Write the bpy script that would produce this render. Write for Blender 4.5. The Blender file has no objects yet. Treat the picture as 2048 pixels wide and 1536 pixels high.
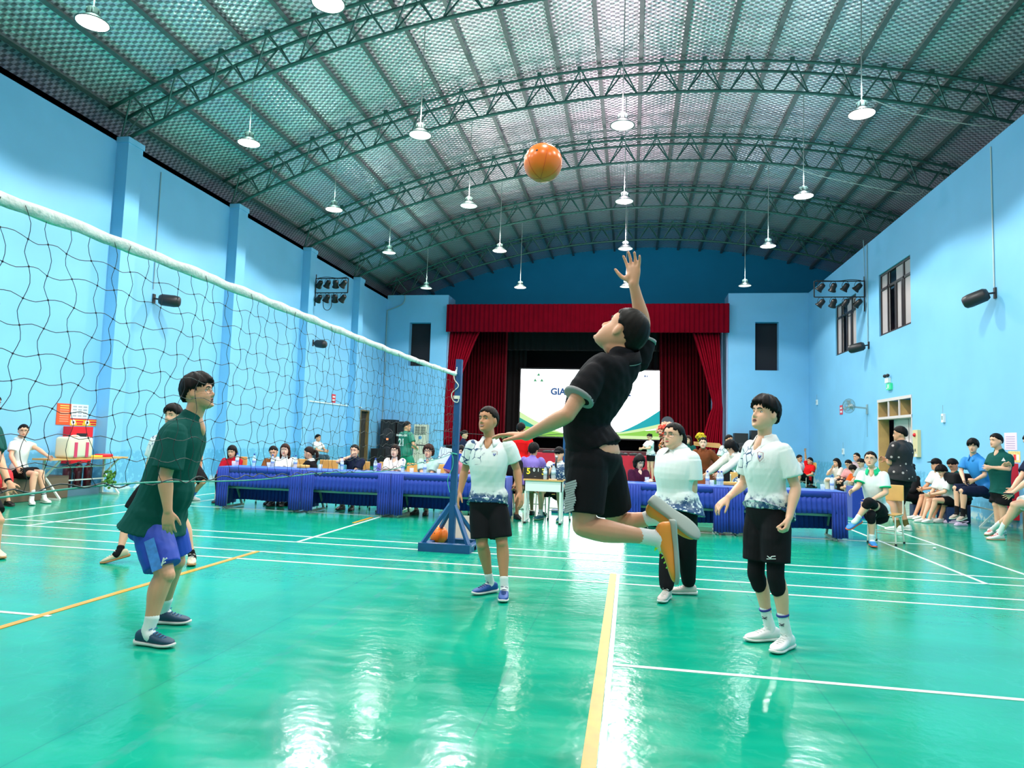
import bpy, bmesh, math, random
import numpy as np
from mathutils import Vector as V, Matrix as M3
random.seed(7)
SC = bpy.context.scene
COL = SC.collection
# ---------------------------------------------------------------- camera (image taken as 2048 x 1536)
FPX, YAW, PIT, ROL, CAMH = 1368.3, .17293, .07791, .03052, 1.4
_cy, _sy, _cp, _sp = math.cos(YAW), math.sin(YAW), math.cos(PIT), math.sin(PIT)
_f = V((-_sy*_cp, _cy*_cp, _sp)); _r = V((_cy, _sy, 0)); _u = _r.cross(_f)
_c, _s = math.cos(ROL), math.sin(ROL)
CR, CU, CF = _c*_r+_s*_u, -_s*_r+_c*_u, _f
cd = bpy.data.cameras.new('camera'); cam = bpy.data.objects.new('camera', cd); COL.objects.link(cam)
cd.sensor_width = 36; cd.lens = FPX/2048*36; cd.clip_end = 200; cd.clip_start = .05
mw = M3((( CR.x, CU.x, -CF.x, 0), (CR.y, CU.y, -CF.y, 0), (CR.z, CU.z, -CF.z, CAMH), (0, 0, 0, 1)))
cam.matrix_world = mw
SC.camera = cam
SC.view_settings.view_transform = 'Standard'; SC.view_settings.look = 'None'
SC.view_settings.gamma = 1; SC.view_settings.use_curve_mapping = False
SC.view_settings.exposure = -0.62
SC.cycles.max_bounces = 7; SC.cycles.diffuse_bounces = 4; SC.cycles.glossy_bounces = 3
SC.cycles.transmission_bounces = 5; SC.cycles.transparent_max_bounces = 8
SC.cycles.caustics_reflective = False; SC.cycles.caustics_refractive = False
SC.cycles.sample_clamp_indirect = 4
w = bpy.data.worlds.new('daylight'); SC.world = w; w.use_nodes = True
w.node_tree.nodes['Background'].inputs[0].default_value = (1, .93, .93, 1)
w.node_tree.nodes['Background'].inputs[1].default_value = .85

def ray(px, py): return (px-1024)/FPX*CR + (768-py)/FPX*CU + CF
def at(px, py, Y):
    d = ray(px, py); return V((0, 0, CAMH)) + d*(Y/d.y)
def atx(px, py, X):
    d = ray(px, py); return V((0, 0, CAMH)) + d*(X/d.x)
def onfloor(px, py, z=0):
    d = ray(px, py); return V((0, 0, CAMH)) + d*((z-CAMH)/d.z)

# ---------------------------------------------------------------- materials
MATS = {}
def nd(t, kind, **kw):
    n = t.nodes.new('ShaderNode'+kind)
    for k, v in kw.items():
        if hasattr(n, k): setattr(n, k, v)
    return n
def mat(name, col, rough=.6, metal=0, noise=0, nscale=6, bump=0, bscale=40, spec=.5, emit=None, es=1, alpha=1, trans=0, sheen=0):
    if name in MATS: return MATS[name]
    m = bpy.data.materials.new(name); m.use_nodes = True; t = m.node_tree; b = t.nodes['Principled BSDF']; L = t.links.new
    b.inputs['Base Color'].default_value = (*col, 1); b.inputs['Roughness'].default_value = rough
    b.inputs['Metallic'].default_value = metal; b.inputs['Specular IOR Level'].default_value = spec
    if alpha < 1: b.inputs['Alpha'].default_value = alpha
    if trans: b.inputs['Transmission Weight'].default_value = trans; b.inputs['IOR'].default_value = 1.3
    if sheen: b.inputs['Sheen Weight'].default_value = sheen
    if emit: b.inputs['Emission Color'].default_value = (*emit, 1); b.inputs['Emission Strength'].default_value = es
    tc = nd(t, 'TexCoord')
    if noise:
        n = nd(t, 'TexNoise'); n.inputs['Scale'].default_value = nscale; n.inputs['Detail'].default_value = 4
        mp = nd(t, 'MapRange'); mp.inputs[3].default_value = 1-noise; mp.inputs[4].default_value = 1+noise
        mx = nd(t, 'VectorMath', operation='SCALE'); mx.inputs[0].default_value = col
        L(tc.outputs['Object'], n.inputs['Vector']); L(n.outputs['Fac'], mp.inputs[0]); L(mp.outputs[0], mx.inputs['Scale']); L(mx.outputs[0], b.inputs['Base Color'])
    if bump:
        n = nd(t, 'TexNoise'); n.inputs['Scale'].default_value = bscale; n.inputs['Detail'].default_value = 3
        bp = nd(t, 'Bump'); bp.inputs['Strength'].default_value = bump; bp.inputs['Distance'].default_value = .01
        L(tc.outputs['Object'], n.inputs['Vector']); L(n.outputs['Fac'], bp.inputs['Height']); L(bp.outputs[0], b.inputs['Normal'])
    MATS[name] = m; return m
def mixcol(t, fac, a, b):
    n = nd(t, 'Mix', data_type='RGBA'); L = t.links.new
    for i, v in ((6, a), (7, b)):
        if isinstance(v, tuple): n.inputs[i].default_value = (*v, 1)
        else: L(v, n.inputs[i])
    if isinstance(fac, (int, float)): n.inputs[0].default_value = fac
    else: L(fac, n.inputs[0])
    return n.outputs[2]
def ramp(t, src, a, b, lo=0, hi=1):
    n = nd(t, 'MapRange'); n.interpolation_type = 'SMOOTHSTEP'
    t.links.new(src, n.inputs[0])
    for i, v in zip((1, 2, 3, 4), (a, b, lo, hi)): n.inputs[i].default_value = v
    return n.outputs[0]
def noise(t, vec, scale, detail=3):
    n = nd(t, 'TexNoise'); n.inputs['Scale'].default_value = scale; n.inputs['Detail'].default_value = detail
    t.links.new(vec, n.inputs['Vector']); return n.outputs['Fac']
def math_(t, op, a, b=0):
    n = nd(t, 'Math', operation=op)
    for i, v in ((0, a), (1, b)):
        if isinstance(v, (int, float)): n.inputs[i].default_value = v
        else: t.links.new(v, n.inputs[i])
    return n.outputs[0]

def wall_material(name, col, dado):
    m = mat(name, col, .55); t = m.node_tree; b = t.nodes['Principled BSDF']
    g = nd(t, 'NewGeometry'); sx = nd(t, 'SeparateXYZ'); t.links.new(g.outputs['Position'], sx.inputs[0])
    n1 = noise(t, g.outputs['Position'], .8); n2 = noise(t, g.outputs['Position'], 9)
    c = mixcol(t, ramp(t, n1, .35, .7), col, tuple(x*1.06 for x in col))
    h = math_(t, 'ADD', sx.outputs[2], math_(t, 'MULTIPLY', n2, .22))
    fac = ramp(t, h, .92, .98, 1, 0)
    d = mixcol(t, ramp(t, n2, .55, .62), dado, tuple(min(1, x*1.5+.08) for x in dado))
    c = mixcol(t, math_(t, 'MULTIPLY', fac, .55), c, d)
    skirt = ramp(t, h, .22, .30, 1, 0)                       # worn white foot of the wall
    c = mixcol(t, math_(t, 'MULTIPLY', skirt, ramp(t, n2, .42, .55)), c, (.55, .68, .72))
    t.links.new(c, b.inputs['Base Color'])
    return m
WALL = wall_material('blue_wall_paint', (.20, .52, .80), (.06, .33, .52))
WALLG = mat('deep_blue_gable_paint', (.012, .30, .54), .7, noise=.08, nscale=1, spec=.12)

def floor_material():
    m = mat('green_sports_floor', (.004, .42, .27), .2); t = m.node_tree; b = t.nodes['Principled BSDF']
    g = nd(t, 'NewGeometry'); P = g.outputs['Position']
    mp = nd(t, 'Mapping'); mp.inputs['Scale'].default_value = (.35, 1.3, 1); t.links.new(P, mp.inputs[0])
    a = noise(t, mp.outputs[0], 1.1, 6); s = noise(t, mp.outputs[0], 5, 8)
    c = mixcol(t, ramp(t, a, .35, .65), (.001, .31, .19), (.002, .365, .225))
    c = mixcol(t, ramp(t, s, .60, .75, 0, .25), c, (.02, .42, .28))
    # scuffs and rubbed streaks, and the seams between the rolled mats
    w_ = nd(t, 'TexWave', bands_direction='DIAGONAL'); w_.inputs['Scale'].default_value = .8; w_.inputs['Distortion'].default_value = 14; w_.inputs['Detail'].default_value = 4; w_.inputs['Detail Scale'].default_value = 2
    t.links.new(P, w_.inputs[0])
    c = mixcol(t, ramp(t, w_.outputs['Fac'], .98, 1, 0, .12), c, (.05, .50, .35))
    sx = nd(t, 'SeparateXYZ'); t.links.new(P, sx.inputs[0])
    fr = math_(t, 'ABSOLUTE', math_(t, 'SUBTRACT', math_(t, 'FRACT', math_(t, 'MULTIPLY', math_(t, 'ADD', sx.outputs[0], 19.6), 1/1.8)), .5))
    c = mixcol(t, math_(t, 'MULTIPLY', ramp(t, fr, .0022, .0032, 1, 0), .5), c, (.0, .22, .17))
    # the old glue streak of a removed line, left of the near attack line
    o = math_(t, 'ABSOLUTE', math_(t, 'SUBTRACT', sx.outputs[0], -2.13))
    c = mixcol(t, math_(t, 'MULTIPLY', ramp(t, o, .025, .04, 1, 0), ramp(t, noise(t, P, 7, 5), .45, .6, .15, .5)), c, (.05, .30, .24))
    t.links.new(c, b.inputs['Base Color'])
    t.links.new(ramp(t, s, .3, .8, .13, .24), b.inputs['Roughness'])
    bp = nd(t, 'Bump'); bp.inputs['Strength'].default_value = .10; bp.inputs['Distance'].default_value = .02
    t.links.new(noise(t, P, 16, 2), bp.inputs['Height']); t.links.new(bp.outputs[0], b.inputs['Normal'])
    b.inputs['Specular IOR Level'].default_value = .38
    return m
FLOORM = floor_material()

def foil_material():
    m = mat('silver_bubble_foil', (.7, .72, .72), .33, .60); t = m.node_tree; b = t.nodes['Principled BSDF']
    uv = nd(t, 'UVMap'); sx = nd(t, 'SeparateXYZ'); t.links.new(uv.outputs[0], sx.inputs[0])
    u = math_(t, 'MULTIPLY', sx.outputs[0], math.pi/.105); v = math_(t, 'MULTIPLY', sx.outputs[1], math.pi/.075)
    h = math_(t, 'MULTIPLY', math_(t, 'SINE', u), math_(t, 'SINE', v))
    g = nd(t, 'NewGeometry')
    n1 = noise(t, g.outputs['Position'], .45, 2); n2 = noise(t, g.outputs['Position'], 1.6, 3)
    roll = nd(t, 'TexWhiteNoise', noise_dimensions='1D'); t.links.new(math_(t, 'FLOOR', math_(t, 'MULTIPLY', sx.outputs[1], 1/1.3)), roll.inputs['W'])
    hi = mixcol(t, math_(t, 'MULTIPLY', roll.outputs['Value'], .8), (.96, .98, .99), (.99, .80, .88)); lo = mixcol(t, math_(t, 'MULTIPLY', roll.outputs['Value'], .8), (.30, .34, .34), (.38, .28, .32))  # pinkish tint in strips, painted to suggest the reflected stage curtain
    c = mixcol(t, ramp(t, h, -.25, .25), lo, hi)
    t.links.new(c, b.inputs['Base Color'])
    # loose sheets sag between the purlins
    hh = math_(t, 'ADD', math_(t, 'MULTIPLY', h, .010), math_(t, 'MULTIPLY', n2, .10))
    bp = nd(t, 'Bump'); bp.inputs['Strength'].default_value = .75; bp.inputs['Distance'].default_value = 1
    t.links.new(hh, bp.inputs['Height']); t.links.new(bp.outputs[0], b.inputs['Normal'])
    t.links.new(ramp(t, n1, .3, .7, .28, .42), b.inputs['Roughness'])
    return m
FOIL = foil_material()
STEEL = mat('green_painted_steel', (.035, .125, .105), .45, .2, noise=.2, nscale=8)
PURL = mat('galvanised_purlin_steel', (.13, .16, .15), .45, .4, noise=.3, nscale=6)
WHITE = mat('white_paint', (.8, .82, .8), .4)
BLACK = mat('black_plastic', (.015, .015, .017), .45)
DARK = mat('dark_void', (.004, .006, .012), .8)
WOOD = mat('light_wood', (.62, .36, .12), .5, noise=.25, nscale=5)

# ---------------------------------------------------------------- mesh helpers
def tag(o, label=None, cat=None, group=None, kind=None):
    if label: o['label'] = label
    if cat: o['category'] = cat
    if group: o['group'] = group
    if kind: o['kind'] = kind
    return o
def empty(name, loc, label=None, cat=None, group=None, rz=0):
    o = bpy.data.objects.new(name, None); COL.objects.link(o); o.location = loc; o.rotation_euler = (0, 0, rz); o.empty_display_size = .1
    return tag(o, label, cat, group)
def shade(me, on=True):
    me.polygons.foreach_set('use_smooth', [on]*len(me.polygons))
class MB:
    """collects shapes into one mesh"""
    def __init__(s): s.v = []; s.f = []; s.m = []; s.mi = 0
    def add(s, vs, fs):
        o = len(s.v); s.v += [tuple(p) for p in vs]; s.f += [tuple(i+o for i in f) for f in fs]; s.m += [s.mi]*len(fs); return s
    def box(s, a, b, rot=0, c=None):
        (x0, y0, z0), (x1, y1, z1) = a, b
        vs = [V((x, y, z)) for z in (z0, z1) for y in (y0, y1) for x in (x0, x1)]
        if rot:
            c = V(c or ((x0+x1)/2, (y0+y1)/2, 0)); R = M3.Rotation(rot, 3, 'Z'); vs = [R@(p-c)+c for p in vs]
        return s.add(vs, [(0, 2, 3, 1), (4, 5, 7, 6), (0, 1, 5, 4), (1, 3, 7, 5), (3, 2, 6, 7), (2, 0, 4, 6)])
    def tube(s, pts, r, n=8, cap=True, closed=False):
        pts = [V(p) for p in pts]; N = len(pts); rs = r if isinstance(r, (list, tuple)) else [r]*N
        vs = []; ref = None
        for i, p in enumerate(pts):
            if closed: t = pts[(i+1) % N]-pts[i-1]
            else: t = pts[min(i+1, N-1)]-pts[max(i-1, 0)]
            t = t.normalized() if t.length else V((0, 0, 1))
            if ref is None: ref = V((0, 0, 1)) if abs(t.z) < .9 else V((1, 0, 0))
            a = ref-t*ref.dot(t)
            a = a.normalized() if a.length > 1e-6 else t.orthogonal().normalized()
            ref = a; b = t.cross(a)
            vs += [p+(a*math.cos(2*math.pi*k/n)+b*math.sin(2*math.pi*k/n))*rs[i] for k in range(n)]
        fs = []
        for i in range(N if closed else N-1):
            j = (i+1) % N
            fs += [(i*n+k, i*n+(k+1) % n, j*n+(k+1) % n, j*n+k) for k in range(n)]
        if cap and not closed: fs += [tuple(range(n))[::-1], tuple((N-1)*n+k for k in range(n))]
        return s.add(vs, fs)
    def bar(s, a, b, wx, wz=None, up=(0, 0, 1)):
        a, b = V(a), V(b); t = (b-a).normalized(); up = V(up)
        x = t.cross(up); x = x.normalized() if x.length > 1e-5 else V((1, 0, 0)); z = x.cross(t); wz = wz or wx
        vs = [p+x*(sx*wx/2)+z*(sz*wz/2) for p in (a, b) for sx, sz in ((-1, -1), (1, -1), (1, 1), (-1, 1))]
        return s.add(vs, [(0, 1, 2, 3), (7, 6, 5, 4), (0, 4, 5, 1), (1, 5, 6, 2), (2, 6, 7, 3), (3, 7, 4, 0)])
    def lathe(s, prof, c=(0, 0, 0), n=20, axis=None):
        c = V(c); A = V(axis).normalized() if axis else V((0, 0, 1)); X = A.orthogonal().normalized(); Y = A.cross(X)
        vs = [c+A*z+(X*math.cos(2*math.pi*k/n)+Y*math.sin(2*math.pi*k/n))*r for r, z in prof for k in range(n)]
        fs = [(i*n+k, i*n+(k+1) % n, (i+1)*n+(k+1) % n, (i+1)*n+k) for i in range(len(prof)-1) for k in range(n)]
        if prof[0][0] > 1e-4: fs.append(tuple(range(n))[::-1])
        if prof[-1][0] > 1e-4: fs.append(tuple((len(prof)-1)*n+k for k in range(n)))
        return s.add(vs, fs)
    def ball(s, c, r, R=None, n=14, m=10):
        c = V(c); r = (r, r, r) if isinstance(r, (int, float)) else r; R = R or M3.Identity(3)
        vs = [c+R@V((r[0]*math.sin(math.pi*j/m)*math.cos(2*math.pi*i/n), r[1]*math.sin(math.pi*j/m)*math.sin(2*math.pi*i/n), r[2]*math.cos(math.pi*j/m))) for j in range(1, m) for i in range(n)]
        fs = [(j*n+i, (j+1)*n+i, (j+1)*n+(i+1) % n, j*n+(i+1) % n) for j in range(m-2) for i in range(n)]
        k = len(vs); vs += [c+R@V((0, 0, r[2])), c-R@V((0, 0, r[2]))]
        fs += [(k, i, (i+1) % n) for i in range(n)] + [(k+1, (m-2)*n+(i+1) % n, (m-2)*n+i) for i in range(n)]
        return s.add(vs, fs)
    def build(s, name, mats, parent=None, smooth=False, off=None, label=None, cat=None, group=None, kind=None):
        off = V(off) if off else V((0, 0, 0))
        me = bpy.data.meshes.new(name); me.from_pydata([tuple(V(p)-off) for p in s.v] if off.length else s.v, [], s.f)
        mats = mats if isinstance(mats, (list, tuple)) else [mats]
        for m in mats: me.materials.append(m)
        if len(mats) > 1: me.polygons.foreach_set('material_index', s.m)
        if smooth: shade(me)
        me.update()
        o = bpy.data.objects.new(name, me); COL.objects.link(o); o.parent = parent
        if parent is None: o.location = off
        return tag(o, label, cat, group, kind)
def wallbox(name, axis, pos, thick, u0, u1, z0, z1, holes, m, label=None):
    """wall slab with rectangular holes; axis 'x' = plane x=pos, slab goes to pos+thick"""
    us = sorted({u0, u1, *[h[0] for h in holes], *[h[1] for h in holes]}); zs = sorted({z0, z1, *[h[2] for h in holes], *[h[3] for h in holes]})
    mb = MB(); a, b = min(pos, pos+thick), max(pos, pos+thick)
    for i in range(len(us)-1):
        for j in range(len(zs)-1):
            uc, zc = (us[i]+us[i+1])/2, (zs[j]+zs[j+1])/2
            if any(h[0] < uc < h[1] and h[2] < zc < h[3] for h in holes): continue
            if axis == 'x': mb.box((a, us[i], zs[j]), (b, us[i+1], zs[j+1]))
            else: mb.box((us[i], a, zs[j]), (us[i+1], b, zs[j+1]))
    return mb.build(name, m, kind='structure', label=label)
def cable(pts, r, sub=6):
    out = []
    for i in range(len(pts)-1):
        p0, p1, p2, p3 = [V(pts[max(0, min(len(pts)-1, k))]) for k in (i-1, i, i+1, i+2)]
        for k in range(sub):
            t = k/sub; out.append(.5*((2*p1)+(p2-p0)*t+(2*p0-5*p1+4*p2-p3)*t*t+(3*p1-p0-3*p2+p3)*t**3))
    return out+[V(pts[-1])]

# ================================================================ THE HALL
XL, XR, YF, HW = -11.05, 7.15, 29.5, 7.65        # side walls, front wall, wall height
TY = [4.3, 8.6, 12.9, 17.15, 21.5, 25.8, 30.1]   # roof trusses
ACX, ACZ = .65, -17.35                           # centre of the roof's arc
MB().box((-13.5, -4, -.2), (14.5, 36, 0)).build('floor', FLOORM, kind='structure')
wallbox('wall_left', 'x', XL, -.3, -4, 36, 0, HW, [(26.9, 27.85, 0, 2.37)], WALL)
wallbox('wall_right', 'x', XR, .3, -4, YF+.3, 0, 7.72, [(19.12, 21.42, 4.67, 6.5), (23.5, 25.75, 4.63, 6.42), (19.16, 21.6, 0, 2.78)], WALL)
wallbox('wall_front_left', 'y', YF, 1.2, XL, -8.17, 0, 7.72, [(-9.95, -8.95, 4.48, 6.46)], WALL)
wallbox('wall_front_right', 'y', YF, 1.2, 3.97, XR+.3, 0, 7.72, [(5.05, 5.98, 4.48, 6.5)], WALL)
for n, x in (('wall_recess_left', -9.45), ('wall_recess_right', 5.52)):
    MB().box((x-.7, YF+.35, 4.3), (x+.7, YF+.5, 6.7)).build(n, DARK, kind='structure')
# attic ledges outside the wall tops, end walls of the roof and the gable
MB().box((-13.6, -4, HW-.12), (XL, 36, HW)).build('wall_ledge_left', WALL, kind='structure')
MB().box((XR+.3, -4, 7.6), (14.6, 36, 7.72)).build('wall_ledge_right', WALL, kind='structure')
MB().box((-13.7, -4, HW), (-13.5, 36, 8.6)).build('wall_eaves_left', WALL, kind='structure')
MB().box((14.5, -4, HW), (14.7, 36, 8.6)).build('wall_eaves_right', WALL, kind='structure')
MB().box((-13.6, 34.4, 0), (14.6, 34.6, 12)).build('wall_back_gable', WALLG, kind='structure')
MB().box((XL-.1, 26.8, 0), (XL-1.2, 28.0, 2.6)).build('wall_left_passage', mat('passage_dark', (.03, .025, .02), .8), kind='structure')
mb = MB()
for y0, y1 in ((26.9, 26.96), (27.79, 27.85)): mb.box((XL-.28, y0, 0), (XL+.03, y1, 2.37))
mb.box((XL-.28, 26.96, 2.31), (XL+.03, 27.79, 2.37)); mb.box((XL-.26, 27.5, 0), (XL-.20, 27.79, 2.31))
mb.build('door_1', mat('brown_door_wood', (.22, .15, .06), .5, noise=.3), kind='structure')
# pilasters of the left wall
for i, y in enumerate((8.6, 12.9, 17.15, 21.5, 25.8)):
    MB().box((XL, y-.22, 0), (XL+.28, y+.22, 7.58)).box((XL-.02, y-.25, 7.50), (XL+.30, y+.25, 7.62)).build('wall_pilaster', WALL, kind='structure')
# roof
def arc(R, x): return ACZ+math.sqrt(R*R-(x-ACX)**2)
def roof():
    R = 28.52; n = 96; a0 = math.asin((-13.6-ACX)/R); a1 = math.asin((14.6-ACX)/R); ys = [-4+40/60*k for k in range(61)]
    bm = bmesh.new(); uv = bm.loops.layers.uv.new('UVMap'); g = []
    for k in range(n+1):
        a = a0+(a1-a0)*k/n; g.append([bm.verts.new((ACX+R*math.sin(a), y, ACZ+R*math.cos(a))) for y in ys])
    for k in range(n):
        for j in range(60):
            f = bm.faces.new((g[k][j], g[k+1][j], g[k+1][j+1], g[k][j+1])); f.smooth = True
            for l, (kk, jj) in zip(f.loops, ((k, j), (k+1, j), (k+1, j+1), (k, j+1))): l[uv].uv = (R*(a0+(a1-a0)*kk/n), ys[jj])
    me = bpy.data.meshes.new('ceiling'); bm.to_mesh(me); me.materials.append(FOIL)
    o = bpy.data.objects.new('ceiling', me); COL.objects.link(o); o['kind'] = 'structure'
    s = o.modifiers.new('thick', 'SOLIDIFY'); s.thickness = -.04; s.offset = 1
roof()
ORD = 'first second third fourth fifth sixth seventh eighth ninth tenth eleventh twelfth thirteenth fourteenth fifteenth sixteenth seventeenth eighteenth nineteenth twentieth twenty-first twenty-second twenty-third twenty-fourth twenty-fifth twenty-sixth'.split()
xs = [-12.4+1.04*k for k in range(26)]
for k, x in enumerate(xs):
    z = arc(28.40, x); mb = MB(); a = math.atan2(-(x-ACX), 28.4)
    n = V((-math.sin(a), 0, math.cos(a)))
    mb.bar((x, -4, z), (x, 34.4, z), .05, .10, up=n)
    mb.bar((x+.03, -4, z-.05), (x+.03, 34.4, z-.05), .09, .012, up=n)
    mb.build('roof_purlin', PURL, label='grey steel purlin under the foil roof, the %s counted from the left eaves' % ORD[k], cat='purlin', group='purlins of the arched roof')
def truss(i, Y):
    e = empty('roof_truss', (0, Y, 0), 'green steel arched roof truss, %s' % (['nearest the camera, out of the picture', 'second, just above the top edge', 'nearest of those in the picture', 'second in the picture', 'third in the picture', 'fourth in the picture', 'farthest, beside the gable wall'][i]), 'truss', 'arched trusses of the roof')
    def chord(name, R, dy, r):
        pts = [(x, dy, arc(R, x)) for x in [-11.3+(13.6+11.3)*k/56 for k in range(57)]]
        MB().tube(pts, r, 6).build(name, STEEL, e, True)
    chord('bottom_chord', 27.62, 0, .044); chord('top_chord', 28.27, -.24, .040); chord('top_chord', 28.27, .24, .040)
    mb = MB(); n = 24
    for k in range(n):
        x0 = -11.3+24.9*k/n; x1 = x0+24.9/n; xm = x0+24.9/n*.5
        for dy in (-.24, .24):
            mb.tube([(x0+.12, 0, arc(27.62, x0+.12)), (xm, dy, arc(28.27, xm))], .020, 5); mb.tube([(xm+.06, dy, arc(28.27, xm)), (x1-.08, 0, arc(27.62, x1))], .020, 5)
        mb.tube([(xm, -.24, arc(28.27, xm)), (xm, .24, arc(28.27, xm))], .014, 5)
        mb.box((xm-.05, -.27, arc(28.27, xm)+.02), (xm+.05, -.20, arc(28.38, xm)))
    mb.build('web_bracing', STEEL, e)
    MB().box((XL-.05, -.14, 7.60), (XL+.25, .14, 7.66)).tube([(XL+.1, 0, 7.62), (-11.3+.3, 0, arc(27.62, -11.0))], .03, 6).build('bearing_plate', STEEL, e)
for i, Y in enumerate(TY): truss(i, Y)
# conduits
GREYC = mat('conduit_grey', (.25, .38, .42), .5)
CORD = mat('pale_cable', (.6, .66, .62), .5)
mb = MB(); mb.tube([(XL+.015, 14.08, 7.4), (XL+.015, 14.1, 4.6)], .012, 6); mb.build('wall_conduit', GREYC, label='thin grey conduit running down to the round speaker on the left wall', cat='conduit')
mb = MB(); mb.tube([(XR-.015, 14.95, 7.6), (XR-.015, 14.95, 4.7)], .014, 6); mb.build('wall_conduit', CORD, label='thin pale conduit down the right wall to the nearer round speaker', cat='conduit')
mb = MB(); mb.tube([(XR-.015, 22.35, 7.7), (XR-.015, 22.35, 4.6)], .022, 6).tube([(XR-.04, 22.6, 7.9), (XR-.04, 22.5, 6.6)], .012, 6); mb.build('wall_conduit', GREYC, label='conduit down the right wall beside the rack of stage lights', cat='conduit')
mb = MB(); mb.tube([(XL+.03, 29.42, 7.0), (XL+.03, 29.42, 1)], .025, 6).tube(cable([(XL+.03, 29.42, 7.0), (-10.3, 29.42, 7.3), (-10.2, 29.42, 7.7)], 0), .025, 6); mb.build('wall_conduit', GREYC, label='conduit down the corner of the front wall left of the stage', cat='conduit')
mb = MB(); mb.box((XL+.0, 21.8, 2.43), (XL+.03, 27.0, 2.47)); mb.build('cable_trunking', WHITE, label='thin white trunking along the left wall above the side door', cat='trunking')
for i, (a, b, c) in enumerate([((8.1, 12.9), (9.2, 12.7), 9.3), ((7.0, 17.15), (8.3, 17.0), 9.4), ((6.2, 21.5), (8.4, 21.4), 9.35)]):
    MB().tube(cable([(a[0]-1.4, a[1]-.05, arc(27.58, a[0]-1.4)), (a[0]-.6, a[1]-.1, arc(27.35, a[0]-.6)), (b[0]-.4, b[1], arc(27.4, b[0])), (b[0], b[1], arc(27.5, b[0]))], 0), .012, 5).build('roof_cable', CORD, True and None, label='slack pale cable under the %s right end of a roof truss' % ['nearest', 'middle', 'farthest'][i], cat='cable')

# court lines
def strip(name, rects, m, label=None):
    mb = MB()
    for k, (x0, y0, x1, y1) in enumerate(rects): mb.box((x0, y0, .0005), (x1, y1, (.0045 if m is LO else .0028)+.00003*k))
    return mb.build(name, m, kind='structure', label=label)
LW = mat('white_line_paint', (.82, .88, .86), .3); LO = mat('orange_line_tape', (.80, .33, .015), .35, noise=.25, nscale=9)
NX = -2.16
rects = []
bl, br, sl, sr = NX-6.70, NX+6.70, NX-1.98, NX+1.98
for y in (.84+.46, 1.3-.46): rects.append((bl, y, br, y+.04))
for y in (6.92, 7.39, 8.16, 8.63, 13.8, 14.26): rects.append((bl, y, br, y+.04))
for c0, c1 in ((.84, 7.43), (8.16, 14.3)):
    for x in (bl, br-.04, NX-5.94, NX+5.90): rects.append((x, c0, x+.04, c1))
    rects.append((sr+.065, c0, sr+.095, c1 if c0 > 2 else 7.39))
    rects.append((sl, c0 if c0 > 2 else 7.39, sl+.04, c1))
    cm = (c0+c1)/2 if c0 > 2 else 4.44
    rects += [(bl, cm, sl, cm+.04), (sr+.09, cm, br, cm+.04)]
strip('floor_markings_white', rects, LW)
strip('floor_markings_orange', [(-.185, -3, -.12, 7.42), (-4.24, -3, -4.18, 7.42), (-4.24, 10.2, -4.19, 11.0)], LO)

# windows
FRAME = mat('dark_window_frame', (.03, .022, .022), .4)
PANE = mat('frosted_glass', (.72, .62, .62), .5, alpha=.55, spec=.6)
for i, (y0, y1, z0, z1) in enumerate([(19.12, 21.42, 4.67, 6.5), (23.5, 25.75, 4.63, 6.42)]):
    e = empty('window_%d' % (i+1), (XR, (y0+y1)/2, z0)); e['kind'] = 'structure'
    mb = MB(); wd = y1-y0; o = V((XR, (y0+y1)/2, z0))
    def fb(a, b, c, d): mb.box((XR+.04, a, c), (XR+.12, b, d))
    fb(y0, y1, z0, z0+.06); fb(y0, y1, z1-.06, z1); fb(y0, y0+.06, z0+.06, z1-.06); fb(y1-.06, y1, z0+.06, z1-.06)
    fb(y0+.06, y1-.06, z1-.5, z1-.43)
    for t in (.25, .75): fb(y0+wd*t-.035, y0+wd*t+.035, z0+.06, z1-.06)
    fb(y0+wd*.47, y0+wd*.53, z0+.06, z1-.5); fb(y0+wd*.28, y0+wd*.32, z0+.06, z1-.5)
    mb.build('window_frame', FRAME, e, off=o)
    MB().box((XR+.07, y0+.06, z0+.06), (XR+.08, y0+wd*.5, z1-.06)).box((XR+.07, y0+wd*.72, z0+.06), (XR+.08, y1-.06, z1-.06)).build('pane', PANE, e, off=o)
# pink rendered house outside the windows
MB().box((9.6, 12, 0), (9.8, 34, 7.4)).build('wall_outside_house', mat('pink_render', (.62, .33, .36), .8, noise=.1), kind='structure')
# door of the right wall with a three-light transom
JAMB = mat('door_jamb_wood', (.52, .34, .12), .45, noise=.3, nscale=4)
o = V((XR, 20.38, 0)); e = empty('door_2', o); e['kind'] = 'structure'
mb = MB(); mb.box((XR, 21.55, 0), (XR+.28, 21.6, 2.78)).box((XR, 19.16, 0), (XR+.28, 19.22, 2.78))
for y in (19.22+.78, 19.22+1.56): mb.box((XR+.02, y-.02, 2.30), (XR+.28, y+.02, 2.74))
mb.build('jamb', JAMB, e, off=o)
mb = MB(); mb.box((XR-.02, 19.14, 2.74), (XR+.06, 21.62, 2.82)).box((XR-.02, 19.14, 2.24), (XR+.28, 21.62, 2.31)).box((XR-.01, 19.14, 0), (XR, 19.18, 2.74)).box((XR-.01, 21.58, 0), (XR, 21.62, 2.74))
for y in (19.22+.78, 19.22+1.56): mb.box((XR-.01, y-.03, 2.31), (XR+.02, y+.03, 2.74))
mb.build('transom_frame', mat('pinkish_white_paint', (.72, .62, .60), .5), e, off=o)
MB().box((XR+.29, 19.16, 2.31), (XR+.30, 21.6, 2.78)).build('transom_pane', mat('blue_glass', (.02, .16, .42), .3), e, off=o)
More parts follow.
